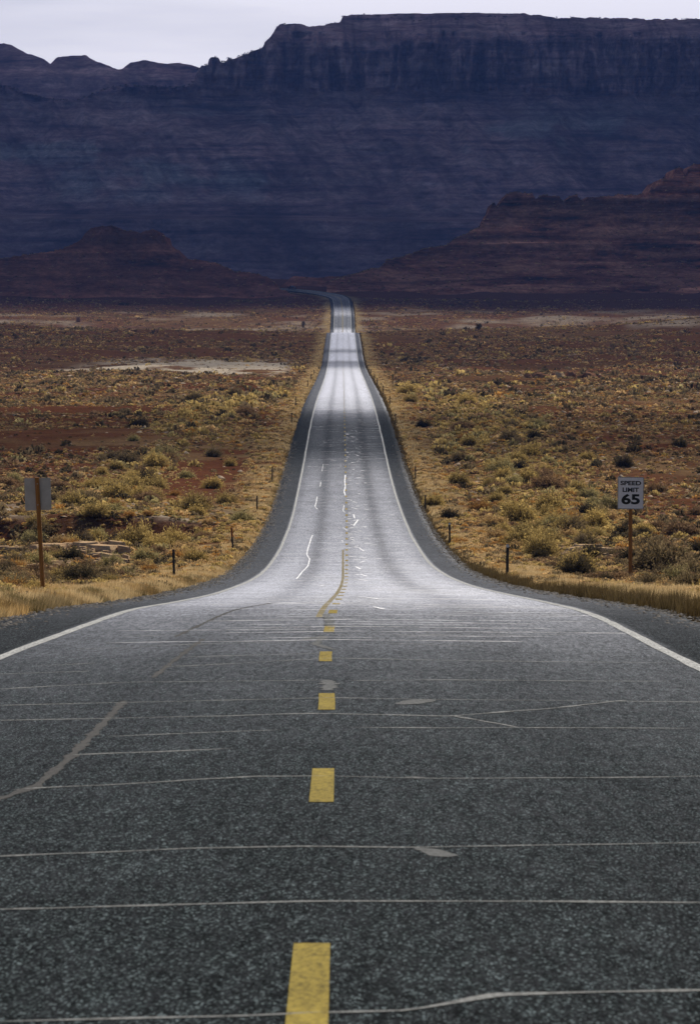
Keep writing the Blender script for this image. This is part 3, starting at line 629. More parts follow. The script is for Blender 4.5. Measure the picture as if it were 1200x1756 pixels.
M_SHADE_CLOUD = bpy.data.materials.new('thin_cloud'); M_SHADE_CLOUD.use_nodes = True; _t = M_SHADE_CLOUD.node_tree; _t.nodes.clear()
_o = N(_t, 'ShaderNodeOutputMaterial'); _d = N(_t, 'ShaderNodeBsdfTranslucent'); _d.inputs[0].default_value = (.9, .9, .95, 1); _tr = N(_t, 'ShaderNodeBsdfTransparent'); _m = N(_t, 'ShaderNodeMixShader'); _m.inputs[0].default_value = .30
_t.links.new(_tr.outputs[0], _m.inputs[1]); _t.links.new(_d.outputs[0], _m.inputs[2]); _t.links.new(_m.outputs[0], _o.inputs[0])
for _y, _w, _s, _l in ((545, 75, 95, 'thin narrow cloud high over the middle of the valley'), (1420, 240, 97, 'thin broad cloud high over the far flat')):  # thin clouds out of view, added to lay soft shade bands on the plain
    _q = 2600/math.tan(R(SUN_EL)); build_cloud('cloud', _q*math.sin(R(SUN_AZ)), _y+_q*math.cos(R(SUN_AZ)), 900, _w, 2600, 40, _s, _l, M_SHADE_CLOUD, .35)

# ------------------------------------------------------------------ haze
hm = bpy.data.materials.new('haze'); hm.use_nodes = True; _t = hm.node_tree; _t.nodes.clear()
_o = N(_t, 'ShaderNodeOutputMaterial'); _v = N(_t, 'ShaderNodeVolumePrincipled')
_v.inputs['Color'].default_value = (.22, .38, 1.0, 1); _v.inputs['Density'].default_value = HAZE; _v.inputs['Anisotropy'].default_value = .0
_t.links.new(_v.outputs[0], _o.inputs['Volume'])
hz = MB().box(-14600, 14600, -500, 14400, -160, 640)
link('haze', hz.mesh('haze', hm), kind='stuff', label='thin blue haze over the valley')

# ------------------------------------------------------------------ plants
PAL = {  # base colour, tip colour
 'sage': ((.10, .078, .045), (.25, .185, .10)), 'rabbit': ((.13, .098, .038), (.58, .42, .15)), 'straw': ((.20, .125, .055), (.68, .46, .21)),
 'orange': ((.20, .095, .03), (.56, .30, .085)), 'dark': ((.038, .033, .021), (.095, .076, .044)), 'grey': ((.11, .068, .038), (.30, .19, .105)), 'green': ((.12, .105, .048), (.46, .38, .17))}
def plant_arrays(kind, n, seed, leaf=.05, stem=.012, flat=.75, n_leaf=2):
    """unit plant: radius 1, height ~1*flat.. stems rise from the middle, leaf faces sit along their outer halves"""
    g = np.random.default_rng(seed)
    a = g.uniform(0, 2*np.pi, n); el = np.arcsin(np.clip(g.uniform(.02, 1, n), 0, 1)); L = g.uniform(.70, 1.06, n)*(1+.22*np.sin(a*3+seed)+.14*np.sin(a*5+el*4))
    T = np.stack([np.cos(a)*np.cos(el), np.sin(a)*np.cos(el), np.sin(el)*flat*1.25], 1)*L[:, None]*.92
    B = np.stack([np.cos(a)*g.uniform(0, .28, n), np.sin(a)*g.uniform(0, .28, n), np.zeros(n)-.03], 1)
    M = B*.45+T*.55; M[:, 2] += .10*L
    s = np.cross(T-B, g.normal(size=(n, 3))); s /= np.linalg.norm(s, axis=1)[:, None]; s *= stem
    V = [np.stack([B-s, B+s, M+s, M-s], 1).reshape(-1, 3), ]; Fq = [np.arange(4*n).reshape(n, 4)]
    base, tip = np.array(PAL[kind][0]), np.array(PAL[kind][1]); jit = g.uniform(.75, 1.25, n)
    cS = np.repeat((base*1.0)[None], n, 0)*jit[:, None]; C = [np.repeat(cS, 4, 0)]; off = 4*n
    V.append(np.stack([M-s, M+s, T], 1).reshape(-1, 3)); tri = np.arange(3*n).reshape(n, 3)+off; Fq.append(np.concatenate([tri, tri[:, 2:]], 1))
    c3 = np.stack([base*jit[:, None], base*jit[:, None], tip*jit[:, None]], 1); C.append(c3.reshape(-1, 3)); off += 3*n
    for q in range(n_leaf):
        f = g.uniform(.45, 1.03, n)[:, None]; P = M+(T-M)*np.maximum(f*1.6-.6, 0)+g.normal(size=(n, 3))*.045
        d1 = g.normal(size=(n, 3)); d1 /= np.linalg.norm(d1, axis=1)[:, None]; d2 = np.cross(d1, g.normal(size=(n, 3))); d2 /= np.linalg.norm(d2, axis=1)[:, None]
        d1[:, 2] = np.abs(d1[:, 2])*1.3
        l = leaf*g.uniform(.6, 1.4, n)[:, None]
        V.append(np.stack([P-d2*l*.4, P+d2*l*.4, P+d1*l*1.6], 1).reshape(-1, 3)); tri = np.arange(3*n).reshape(n, 3)+off; Fq.append(np.concatenate([tri, tri[:, 2:]], 1)); off += 3*n
        cc = (base+(tip-base)*np.clip(f*g.uniform(.5, 1.3, n)[:, None], 0, 1))*g.uniform(.75, 1.3, n)[:, None]; C.append(np.repeat(cc, 3, 0))
    V = np.vstack(V); V[:, 2] = np.maximum(V[:, 2], -.04)
    return V, Fq, np.vstack(C)
def tri_from(Fq):
    T = []
    for f in Fq:
        if (f[:, 2] == f[:, 3]).all(): T.append(f[:, :3])
        else: T += [f[:, [0, 1, 2]], f[:, [0, 2, 3]]]
    return np.vstack(T)
PROTO = {}
for kind, flat in (('sage', .80), ('rabbit', .85), ('straw', .62), ('orange', .62), ('dark', .80), ('grey', .58), ('green', .8)):
    for var in range(3):
        n = 620 if kind in ('straw', 'orange') else 520
        V, Fq, C = plant_arrays(kind, n, 200+var*7+len(PROTO), leaf=.055 if kind not in ('straw', 'orange') else .045, stem=.011, flat=flat, n_leaf=2 if kind in ('straw', 'orange') else 4)
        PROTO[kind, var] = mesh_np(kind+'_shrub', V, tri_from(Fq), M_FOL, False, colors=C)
KN = {'sage': ('sagebrush', 'grey-green sagebrush mound'), 'rabbit': ('rabbitbrush', 'yellow-tipped rabbitbrush'), 'straw': ('bunch_grass', 'straw-coloured bunch grass tuft'),
      'orange': ('snakeweed', 'orange-brown dry mound'), 'dark': ('greasewood', 'dark green low shrub'), 'grey': ('shadscale', 'grey-brown dead-looking low shrub'), 'green': ('green_brush', 'pale green loose shrub')}
TAKEN = []
for _p in ((150, 945), (178, 950), (205, 950), (190, 968), (215, 935), (60, 943), (100, 940), (75, 978), (1000, 950), (1035, 950)):     # bare rock: keep scrub off
    _q = spot(*_p); TAKEN.append((_q[0], _q[1], .75))
NLEDGE = len(TAKEN)
def shrub(kind, x, y, r, label=None, group=None, sz=1.0):
    o = bpy.data.objects.new(KN[kind][0], PROTO[kind, random.randrange(3)]); COL.objects.link(o)
    o.location = (x, y, float(ter(np.array([x]), np.array([y]))[0])-.02); o.rotation_euler = (random.uniform(-.06, .06), random.uniform(-.06, .06), random.uniform(0, 6.28))
    o.scale = (r*random.uniform(.9, 1.15), r*random.uniform(.9, 1.15), r*sz*random.uniform(.85, 1.1))
    side = 'left' if x < 0 else 'right'
    zone = 'near the crest' if y < 230 else ('on the slope below the crest' if y < 420 else 'out on the flat')
    o['category'] = 'shrub'; o['label'] = label or f'{KN[kind][1]} {zone} on the {side} of the road'
    o['group'] = group or f'{KN[kind][1]}s {zone} on the {side} side'
    TAKEN.append((x, y, r)); return o
# the ones the photograph shows plainly: kind, centre px, base py, width px
named = [
 ('green', 246, 962, 50, 'pale green round shrub beside the sandstone ledge on the left'), ('rabbit', 190, 1002, 44, 'yellow-green rabbitbrush in front of the sandstone ledge'), ('rabbit', 222, 1000, 26, 'small yellow-green shrub at the grass edge right of the ledge'),
 ('dark', 108, 955, 30, 'dark spiky shrub just right of the signpost back, by the ledge'), ('grey', 268, 948, 40, 'rounded straw-grey shrub below the gully bank, left of the delineator'), ('orange', 255, 884, 26, 'bright orange mound on the lip of the left gully bank'),
 ('orange', 222, 886, 28, 'brown mound beside the orange one on the gully bank'), ('sage', 70, 920, 56, 'sprawling grey bush behind the signpost back'), ('rabbit', 62, 905, 44, 'yellow-flowered shrub behind the signpost back'),
 ('dark', 70, 815, 22, 'small dark shrub directly above the top of the back-facing sign'), ('dark', 104, 850, 34, 'dark green shrub right of the back-facing sign'), ('green', 8, 1030, 60, 'large grey-green bush at the left frame edge behind the grass'), ('orange', 32, 1022, 34, 'orange tuft beside the base of the left signpost'),
 ('rabbit', 60, 1020, 60, 'yellowish brush around the base of the left signpost'), ('grey', 106, 982, 54, 'low grey bush right of the left signpost'), ('straw', 245, 972, 44, 'tan bush behind the left delineator post'), ('rabbit', 335, 965, 60, 'wide yellow bush between the two nearest left delineators'),
 ('straw', 355, 898, 26, 'small straw dome on the floor of the left gully'), ('green', 415, 895, 50, 'sprawling olive shrub at the right end of the gully bank'), ('orange', 788, 932, 34, 'orange-brown round tumbleweed beside the second right delineator'),
 ('rabbit', 990, 985, 84, 'big olive-yellow shrub between the post and the speed limit sign'), ('rabbit', 930, 955, 80, 'wide yellow rabbitbrush behind the nearest right delineator'), ('dark', 925, 960, 40, 'dark shrub in front of the wide yellow rabbitbrush'), ('dark', 1108, 968, 40, 'dark green shrub right of the speed limit post'),
 ('green', 1160, 1000, 66, 'pale green shrub near the right frame edge behind the grass'), ('orange', 856, 866, 24, 'bright orange-yellow mound on the right slope'), ('rabbit', 852, 860, 40, 'olive shrub behind the orange-yellow mound on the right slope'),
 ('dark', 845, 908, 30, 'dark blue-green shrub below the right slope, above the tumbleweed'), ('dark', 770, 890, 44, 'dark grey shrub on the bank behind the third right delineator'), ('rabbit', 745, 868, 50, 'olive-yellow bush beside the third right delineator'), ('rabbit', 785, 830, 44, 'olive bush midway up the right verge'),
 ('rabbit', 933, 808, 28, 'bright yellow-green shrub in the middle of the right flat'), ('rabbit', 1005, 788, 34, 'larger yellow-green shrub in the middle of the right flat'), ('rabbit', 985, 800, 20, 'small yellow-green shrub beside the larger one on the right flat'), ('dark', 1185, 1000, 40, 'olive shrub at the right frame edge beyond the grass'),
 ('green', 230, 757, 28, 'bright green-yellow shrub in the middle of the left flat'), ('rabbit', 175, 815, 30, 'yellow-green shrub pair member high on the left slope'), ('green', 320, 820, 34, 'green shrub in the belt left of the road slope'), ('rabbit', 365, 838, 44, 'large olive shrub in the belt left of the road slope'), ('rabbit', 395, 800, 30, 'yellow-green shrub at the edge of the bare red track'),
 ('straw', 262, 845, 32, 'tan shrub below the belt, left slope'), ('orange', 300, 850, 26, 'orange-tan shrub right of the tan one on the left slope'), ('dark', 1070, 802, 44, 'dark shrub just above the speed limit sign'), ('dark', 1165, 766, 36, 'dark spreading shrub at the right side of the red flat'),
 ('dark', 916, 752, 32, 'dark shrub with rust tinge on the red flat, right'), ('rabbit', 705, 690, 34, 'rounded yellow bush below the green-topped post'), ('rabbit', 700, 676, 44, 'arching yellow brush beside the green-topped post'), ('dark', 725, 733, 34, 'dark green bush near the small right posts'), ('dark', 493, 660, 16, 'dark green shrub by the left far verge'),
]
for k, px, py, w, lab in named:
    x, y, z = spot(px, py); r = w/2*y/F; shrub(k, x, y, r, lab, 'individually noticeable desert shrubs')
def density(x, y):
    b = fbm(x/13, y/20, o=3, seed=131); c = fbm(x/55, y/120, o=3, seed=132)
    return np.clip(.50+.9*b+.8*c, .06, 1.4)
def belt(x, y):    # lusher brush belts along the ditch on both sides
    s = x-cxr(y); return np.exp(-((np.abs(s)-13-4*vnoise(y/40, 0*y, seed=7))/4.5)**2)*sstep(200, 330, y)*(1-sstep(760, 900, y))
def scatter(d0, d1, dens, wide=1.30, edge=8.3):
    area = .0688*wide*(d1*d1-d0*d0); n = int(area*dens)
    y = np.sqrt(RNG.uniform(d0*d0, d1*d1, n)); x = RNG.uniform(-1, 1, n)*.0688*wide*y+cxr(y)
    D = road_dist(x, y); keep = (D > edge)
    bare = sstep(-5, -9.0, x-cxr(y))*(1-sstep(-13.5, -16, x-cxr(y)))*sstep(330, 370, y)*(1-sstep(470, 520, y))   # bare red track left of the verge
    keep &= RNG.uniform(0, 1.0, n) < np.clip(density(x, y)+1.6*belt(x, y)-.55*np.exp(-((y-600)/38)**2)-.4*np.exp(-((y-505)/18)**2)+.35*sstep(210, 120, y)-.7*sstep(1030, 1060, y)*(1-sstep(1200, 1240, y))*sstep(-12, -16, x)*(1-sstep(-68, -82, x)), 0.03, 1)*(1-.9*bare)
    return x[keep], y[keep]
KINDS = ['sage', 'rabbit', 'straw', 'orange', 'dark', 'grey', 'green']
def pick_kind(x, y):
    n = len(x); p = np.tile(np.array([.19, .07, .28, .09, .15, .20, .02]), (n, 1)); bl = np.clip(belt(x, y)*1.3, 0, 1)[:, None]
    p = p*(1-bl)+np.array([.08, .38, .22, .10, .04, .06, .12])*bl
    f = sstep(600, 1100, y)[:, None]; p = p*(1-f)+np.array([.20, .08, .28, .08, .20, .16, 0])*f
    f = sstep(160, 90, y)[:, None]; p = p*(1-f)+np.array([.03, .32, .38, .18, .02, .05, .02])*f
    c = np.cumsum(p/p.sum(1, keepdims=True), 1); u = RNG.uniform(0, 1, n)[:, None]; return np.minimum((u > c).sum(1), 6)
# larger plants; the biggest in the picture are individuals, all the others one scrub mass
BX, BY, BR, BK = [], [], [], []
for d0, d1, dens in ((95, 330, .30), (330, 700, .22), (700, 1300, .17), (1300, 1700, .14), (2060, 2380, .10)):
    x, y = scatter(d0, d1, dens); k = pick_kind(x, y); r = RNG.lognormal(math.log(.42), .42, len(x))*(1+.35*np.clip(belt(x, y), 0, 1))*(1+.25*sstep(500, 1200, y)); r *= np.where(np.isin(k, (2, 3)), .75, 1.0)
    BX.append(x); BY.append(y); BR.append(r); BK.append(k)
BX, BY, BR, BK = map(np.concatenate, (BX, BY, BR, BK))
BR = np.clip(BR, .18, 1.5)
tk = np.array(TAKEN); _q = spot(1080, 991); TAKEN.append((_q[0], _q[1]-1, .9)); clear = np.ones(len(BX), bool)
for tx, ty, tr in TAKEN: clear &= ~((np.abs(BX-tx) < (tr+BR)*.8) & (np.abs(BY-ty) < (tr+BR)*2.2+ty*.012))
BX, BY, BR, BK = BX[clear], BY[clear], BR[clear], BK[clear]
inframe = np.abs(BX/BY) < .0688
size = np.where(inframe, BR/BY, 0); order = np.argsort(-size)
NI = 300-len(named); indiv = order[:NI]; rest = np.ones(len(BX), bool); rest[indiv] = False
for i in indiv: shrub(KINDS[BK[i]], float(BX[i]), float(BY[i]), float(BR[i]))
# small plants
SX, SY, SR, SK = [BX[rest]], [BY[rest]], [BR[rest]], [BK[rest]]
for d0, d1, dens in ((90, 330, 3.6), (330, 700, 2.2), (700, 1300, .8), (1300, 1700, .42), (2060, 2380, .2)):
    x, y = scatter(d0, d1, dens); SX.append(x); SY.append(y); SK.append(pick_kind(x, y)); SR.append(RNG.uniform(.10, .24, len(x))*(1+.6*sstep(500, 1200, y)))
for d0, d1, dens in ((90, 330, 2.2), (330, 800, 1.1), (800, 1600, .3)):      # tufts in the verge itself
    n = int((d1-d0)*2*3.2*dens); y = RNG.uniform(d0, d1, n); u = (5.5+RNG.beta(1.1, 1.3, n)*3.4)*RNG.choice([-1, 1], n); k = fbm(u/1.5, y/5, seed=151)+RNG.uniform(-.4, .4, n) > -.1
    y, u = y[k], u[k]; SX.append(cxr(y)+u); SY.append(y); SK.append(RNG.choice([2, 2, 2, 3, 1, 5, 0], k.sum())); SR.append(RNG.uniform(.12, .34, k.sum()))
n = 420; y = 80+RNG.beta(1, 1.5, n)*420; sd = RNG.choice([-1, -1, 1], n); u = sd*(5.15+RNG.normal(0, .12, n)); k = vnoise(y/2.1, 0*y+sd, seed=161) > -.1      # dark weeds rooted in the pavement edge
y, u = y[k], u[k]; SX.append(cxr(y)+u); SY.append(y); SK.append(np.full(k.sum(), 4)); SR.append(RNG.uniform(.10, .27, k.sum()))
SX, SY, SR, SK = map(np.concatenate, (SX, SY, SR, SK))
for tx, ty, tr in TAKEN[:NLEDGE]:
    k = ~((np.abs(SX-tx) < tr) & (np.abs(SY-ty) < tr*4)) | (RNG.uniform(0, 1, len(SX)) < .25); SX, SY, SR, SK = SX[k], SY[k], SR[k], SK[k]
def mass(name, X, Y, Rr, K, label, Z=None):
    Vs, Fs, Cs, off = [], [], [], 0
    bands = [(0, 200, 110), (200, 330, 60), (330, 600, 34), (600, 1000, 20), (1000, 9000, 12)]
    if Z is None: Z = ter(X, Y)
    for lo, hi, nb in bands:
        m = (Y >= lo) & (Y < hi); n = m.sum()
        if not n: continue
        nb_ = np.full(n, nb); g = RNG
        shape = (n, nb)
        a = g.uniform(0, 2*np.pi, shape); se = g.uniform(.05, 1, shape); ce = np.sqrt(1-se**2); L = g.uniform(.75, 1.1, shape)
        flat = np.where(np.isin(K[m], (2, 3, 5)), .62, .85)[:, None]
        T = np.stack([np.cos(a)*ce, np.sin(a)*ce, se*flat], -1)*L[..., None]
        I = T*g.uniform(.25, .6, shape)[..., None]; I[..., 2] *= .5
        w = g.normal(size=shape+(3,)); w = np.cross(T, w); w /= np.linalg.norm(w, axis=-1, keepdims=True); w *= (1.1/math.sqrt(nb))*g.uniform(.5, 1.1, shape)[..., None]
        P = np.stack([I, T+w, T-w], 2)                    # n,nb,3,3
        P = P*Rr[m][:, None, None, None]; P[..., 0] += X[m][:, None, None]; P[..., 1] += Y[m][:, None, None]; P[..., 2] = np.maximum(P[..., 2], -.02)+Z[m][:, None, None]
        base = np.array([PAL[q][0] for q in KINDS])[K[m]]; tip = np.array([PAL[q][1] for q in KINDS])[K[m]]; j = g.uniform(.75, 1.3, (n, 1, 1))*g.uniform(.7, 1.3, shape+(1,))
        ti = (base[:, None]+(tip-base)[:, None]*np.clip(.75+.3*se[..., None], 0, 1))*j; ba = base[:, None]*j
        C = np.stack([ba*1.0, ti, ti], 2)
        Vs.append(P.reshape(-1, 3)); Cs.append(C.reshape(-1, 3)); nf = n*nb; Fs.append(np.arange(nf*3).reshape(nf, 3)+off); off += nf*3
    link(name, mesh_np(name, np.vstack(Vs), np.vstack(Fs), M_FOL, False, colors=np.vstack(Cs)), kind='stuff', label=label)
mass('desert_scrub', SX, SY, SR, SK, 'low scattered desert scrub covering the red ground')

def on_faces():
    X, Y, Z, Rr, K = [], [], [], [], []
    for nm, n, r0, r1, kmin in (('butte', 3800, .35, 1.0, 0), ('left_hill', 2600, .3, .9, 0), ('back_hill', 500, .3, .7, 0)):
        V = FACES[nm]; nr, nc = V.shape[:2]; i = (RNG.beta(1, 1.8, n)*(nr-2)).astype(int); j = RNG.integers(0, nc, n); P = V[i, j]
        X.append(P[:, 0]); Y.append(P[:, 1]-.1); Z.append(P[:, 2]-.05); Rr.append(RNG.uniform(r0, r1, n)); K.append(RNG.choice([0, 2, 4, 5, 5], n))
    V = FACES['mesa']; nr, nc = V.shape[:2]; n = 420; j = RNG.integers(0, nc, n); P = V[nr-1, j]; P2 = V[nr-60, j]; f = RNG.uniform(0, .25, n)[:, None]; P = P+(P2-P)*f
    X.append(P[:, 0]); Y.append(P[:, 1]); Z.append(P[:, 2]); Rr.append(RNG.uniform(1.2, 3.4, n)); K.append(np.full(n, 4))
    return tuple(map(np.concatenate, (X, Y, Rr, K, Z)))
_X, _Y, _R, _K, _Z = on_faces()
mass('hillside_scrub', _X, _Y, _R, _K, 'sparse scrub dotting the shaded hills and the mesa rim', Z=_Z)

# roadside grass: thin blades in clumps on both verges
def verge():
    Vs, Cs = [], []
    for d0, d1, dens, wd, ht in ((48, 130, 640, .010, .25), (130, 220, 330, .015, .22), (220, 420, 80, .028, .16), (420, 800, 22, .05, .17), (800, 1600, 6, .10, .20), (2060, 2345, 3.5, .16, .25)):
        for side, e0 in ((-1, 5.22), (1, 5.12)):
            wid = 4.2 if d0 < 400 else 3.4
            n = int((d1-d0)*wid*dens); y = RNG.uniform(d0, d1, n); q = RNG.beta(1.0, 1.9, n)*wid
            edge = .22*fbm(y/1.3, 7.0*side+0*y, o=3, seed=141)+.10*vnoise(y/.35, 0*y, seed=142+side)
            u = side*(e0+edge+q); x = cxr(y)+u
            cl = fbm(x/.55, y/.8, o=2, seed=143); thin = np.clip(.85-.24*q+1.1*cl+(.9+.7*(d0 > 200))*fbm(x/2, y/7, o=3, seed=144)+(q < .35)*.8-.25*(d0 > 200), 0, 1)
            if d0 > 2000: thin *= 1
            k = RNG.uniform(0, 1, n) < thin; x, y, u, q, cl = x[k], y[k], u[k], q[k], cl[k]; n = len(x)
            z = ter(x, y); zr = np.interp(y, PP[:, 1], PZ)-.11; z = np.where(np.abs(u) < 5.9, np.maximum(z, zr-.12), z)
            h = ht*RNG.uniform(.55, 1.2, n)*(.80+.5*cl)*np.where(q < .35, 1.35+.45*(side > 0), 1)*np.where(q > 1.6, .8, 1)
            ang = RNG.uniform(0, 2*np.pi, n); lean = RNG.uniform(.05, .6, n)*h
            T = np.stack([x+np.cos(ang)*lean+.05, y+np.sin(ang)*lean, z+h], -1)
            w = np.stack([np.cos(ang+1.5)*wd, np.sin(ang+1.5)*wd*.5, 0*ang], -1)*RNG.uniform(.6, 1.3, n)[:, None]
            B = np.stack([x, y, z-.03], -1)
            Vs.append(np.stack([B-w, B+w, T], 1).reshape(-1, 3))
            tone = fbm(x/1.2, y/2.5, o=3, seed=146)
            straw = np.array([.66, .49, .26]); oc = np.array([.50, .32, .13]); ol = np.array([.15, .12, .05])
            c = straw+(oc-straw)*sstep(-.1, .45, tone)[:, None]; c = c+(ol-c)*(sstep(.25, .55, fbm(x/.7, y/1.6, o=2, seed=147))*(q < 1.0))[:, None]
            c = c+(np.array([.060, .042, .018])-c)*((q < .30+.15*cl)*(.92 if side > 0 else .6)*(1 if side > 0 else (fbm(x/1.1, y/2.2, o=2, seed=149) > .02)))[:, None]  # shaded road-facing side of the edge row, put into the blade colour
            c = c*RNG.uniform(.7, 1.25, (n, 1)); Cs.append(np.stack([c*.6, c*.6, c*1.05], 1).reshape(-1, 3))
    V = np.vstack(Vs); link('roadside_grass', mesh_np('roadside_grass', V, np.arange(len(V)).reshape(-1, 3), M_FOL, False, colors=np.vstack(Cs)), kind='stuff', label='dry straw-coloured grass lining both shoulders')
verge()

# loose stones
def stones():
    g = RNG; Vs, Fs, Cs, off = [], [], [], 0
    base = np.array([(1, 0, 0), (.3, .95, .1), (-.8, .6, 0), (-.9, -.5, .1), (.2, -1, 0), (.35, .1, .75), (-.35, -.1, .65)], float); fc = np.array([(0, 1, 5), (1, 2, 5), (2, 6, 5), (2, 3, 6), (3, 4, 6), (4, 5, 6), (4, 0, 5)])
    for d0, d1, dens, s0, s1 in ((90, 330, 1.3, .03, .12), (330, 700, .35, .06, .22), (700, 1300, .05, .15, .45)):
        x, y = scatter(d0, d1, dens); n = len(x); z = ter(x, y)-.02; s = g.uniform(s0, s1, n)*g.choice([1, 1, 1.6], n); a = g.uniform(0, 6.28, n)
        P = base[None]*(1+.25*g.normal(size=(n, 7, 1))); P = P*s[:, None, None]; P[..., 2] *= g.uniform(.4, .9, (n, 1))
        c, si = np.cos(a)[:, None], np.sin(a)[:, None]; Q = P.copy(); Q[..., 0] = P[..., 0]*c-P[..., 1]*si+x[:, None]; Q[..., 1] = P[..., 0]*si+P[..., 1]*c+y[:, None]; Q[..., 2] += z[:, None]
        Vs.append(Q.reshape(-1, 3)); Fs.append((fc[None]+np.arange(n)[:, None, None]*7+off).reshape(-1, 3)); off += n*7
        cc = np.where(g.uniform(0, 1, (n, 1)) < .45, np.array([[.20, .09, .055]]), np.array([[.42, .31, .21]]))*g.uniform(.6, 1.2, (n, 1)); Cs.append(np.repeat(cc, 7, 0))
    n = 9000; y = 48+RNG.beta(1, 1.6, n)*450; sd = RNG.choice([-1, 1], n); u = sd*(5.25-np.abs(RNG.normal(0, .35, n))); x = cxr(y)+u; z = np.interp(y, PP[:, 1], PZ)-.012*np.abs(u); s = g.uniform(.012, .035, n)*(1+y/250); P = base[None]*(1+.25*g.normal(size=(n, 7, 1)))*s[:, None, None]; P[..., 2] *= .6
    P[..., 0] += x[:, None]; P[..., 1] += y[:, None]; P[..., 2] += z[:, None]; Vs.append(P.reshape(-1, 3)); Fs.append((fc[None]+np.arange(n)[:, None, None]*7+off).reshape(-1, 3)); off += n*7
    Cs.append(np.repeat(np.array([[.11, .10, .09]])*g.uniform(.3, 1.6, (n, 1)), 7, 0))
    m, t, b = mat('loose_stone', rough=.9, spec=.1); a = N(t, 'ShaderNodeAttribute'); a.attribute_name = 'Col'; t.links.new(a.outputs['Color'], b.inputs['Base Color'])
    link('gravel', mesh_np('gravel', np.vstack(Vs), np.vstack(Fs), m, False, colors=np.vstack(Cs)), kind='stuff', label='loose stones strewn over the red ground')
stones()

# ------------------------------------------------------------------ rocks
def slab_verts(cx, cy, cz, rx, ry, h, g, tilt=0.0, n=9):
    a = np.sort(g.uniform(0, 2*np.pi, n)); rr = g.uniform(.72, 1.1, n); V = []
    for zf, sc in ((-h, 1.02), (h*.35, 1.0), (h, .86)):
        for i in range(n): V.append((cx+rx*rr[i]*sc*math.cos(a[i])+g.uniform(-.02, .02)*rx, cy+ry*rr[i]*sc*math.sin(a[i]), cz+zf+tilt*rx*rr[i]*math.cos(a[i])+g.uniform(-.06, .06)*h))
    Fs = [tuple(range(n))[::-1], tuple(range(2*n, 3*n))]
    for L in (0, 1): Fs += [(L*n+i, L*n+(i+1) % n, (L+1)*n+(i+1) % n, (L+1)*n+i) for i in range(n)]
    return V, Fs
def outcrop(items, label, m=M_SLAB, name='rock_ledge', cat='rock ledge', seed=1):
    g = np.random.default_rng(seed); c = spot(items[0][0], items[0][1]); o = empty(name, c, category=cat, label=label)
    for px, py, w, h, ti in items:
        x, y, z = spot(px, py); s = y/F
        V, Fs = slab_verts(0, 0, 0, w/2*s, max(w/2*s*1.0, .35), h*s*1.15, g, ti); q = link('slab', MB().add(V, Fs).mesh('slab', m), o); q.location = (x-c[0], y-c[1], z-c[2]+h*s*.35)
    return o
g0 = random.Random(4)
ledge = [(178, 948, 70, 9, -.05), (150, 940, 56, 7, 0), (200, 940, 34, 8, -.1), (213, 950, 30, 9, -.15), (192, 962, 40, 8, -.1), (165, 958, 44, 7, .05), (205, 925, 26, 6, 0), (140, 950, 30, 6, .1), (216, 962, 16, 7, -.2)]
ledge += [(g0.uniform(140, 222), g0.uniform(935, 975), g0.uniform(8, 20), g0.uniform(3, 7), g0.uniform(-.2, .2)) for _ in range(26)]
outcrop(ledge, 'broken pale sandstone ledge left of the road near the crest', seed=2)
outcrop([(95, 940, 60, 5, 0), (60, 942, 40, 5, .05), (30, 946, 44, 5, 0), (6, 944, 30, 5, 0), (120, 937, 30, 4, 0)]+[(g0.uniform(0, 120), g0.uniform(938, 950), g0.uniform(6, 16), 3, 0) for _ in range(12)], 'thin pale rock shelf running behind the left signpost', seed=3)
outcrop([(85, 972, 50, 7, 0), (60, 976, 40, 6, .05), (104, 978, 30, 7, -.1)]+[(g0.uniform(40, 125), g0.uniform(968, 986), g0.uniform(6, 15), 4, 0) for _ in range(14)], 'low tan slabs beside the left signpost near its base', seed=5)
outcrop([(1010, 944, 60, 7, 0), (1040, 950, 40, 7, -.05), (985, 950, 40, 8, .1), (1030, 960, 30, 7, .1), (970, 958, 20, 7, .2)]+[(g0.uniform(955, 1058), g0.uniform(940, 964), g0.uniform(7, 18), g0.uniform(3, 6), g0.uniform(-.2, .2)) for _ in range(22)], 'pale broken sandstone slabs left of the speed limit post', seed=6)
outcrop([(970, 878, 22, 4, 0), (985, 876, 14, 4, .1)], 'small flat pale rock on the right slope', seed=7, name='flat_rock', cat='rock')
def boulder(px, py, w, h, label, seed, m=M_BOULD, ti=0.0, group=None):
    g = np.random.default_rng(seed); x, y, z = spot(px, py); s = y/F; n1, n2 = 12, 7
    th = np.linspace(0, 2*np.pi, n1, endpoint=False); V = []; 
    for j in range(n2):
        p = -.3+(math.pi/2+.3)*j/(n2-1)
        for t_ in th:
            q = 1+.22*float(vnoise(np.array(math.cos(t_)*1.6+seed), np.array(math.sin(t_)*1.6), np.array(p*1.5), seed=seed)); q = round(q*6)/6*.5+q*.5
            V.append((w/2*s*math.cos(p)**.6*math.cos(t_)*q, w/2*s*math.cos(p)**.6*math.sin(t_)*q, h*s*(math.sin(p)*q)+ti*w/2*s*math.cos(t_)*math.cos(p)))
    Fs = [(j*n1+i, j*n1+(i+1) % n1, (j+1)*n1+(i+1) % n1, (j+1)*n1+i) for j in range(n2-1) for i in range(n1)]+[tuple(range((n2-1)*n1, n2*n1))]
    mb = MB().add(V, Fs); o = link('boulder', mb.mesh('boulder', m)); o.location = (x, y, z); o['category'] = 'boulder'; o['label'] = label
    if group: o['group'] = group
    return o
G = 'row of tan boulders on the right flat'
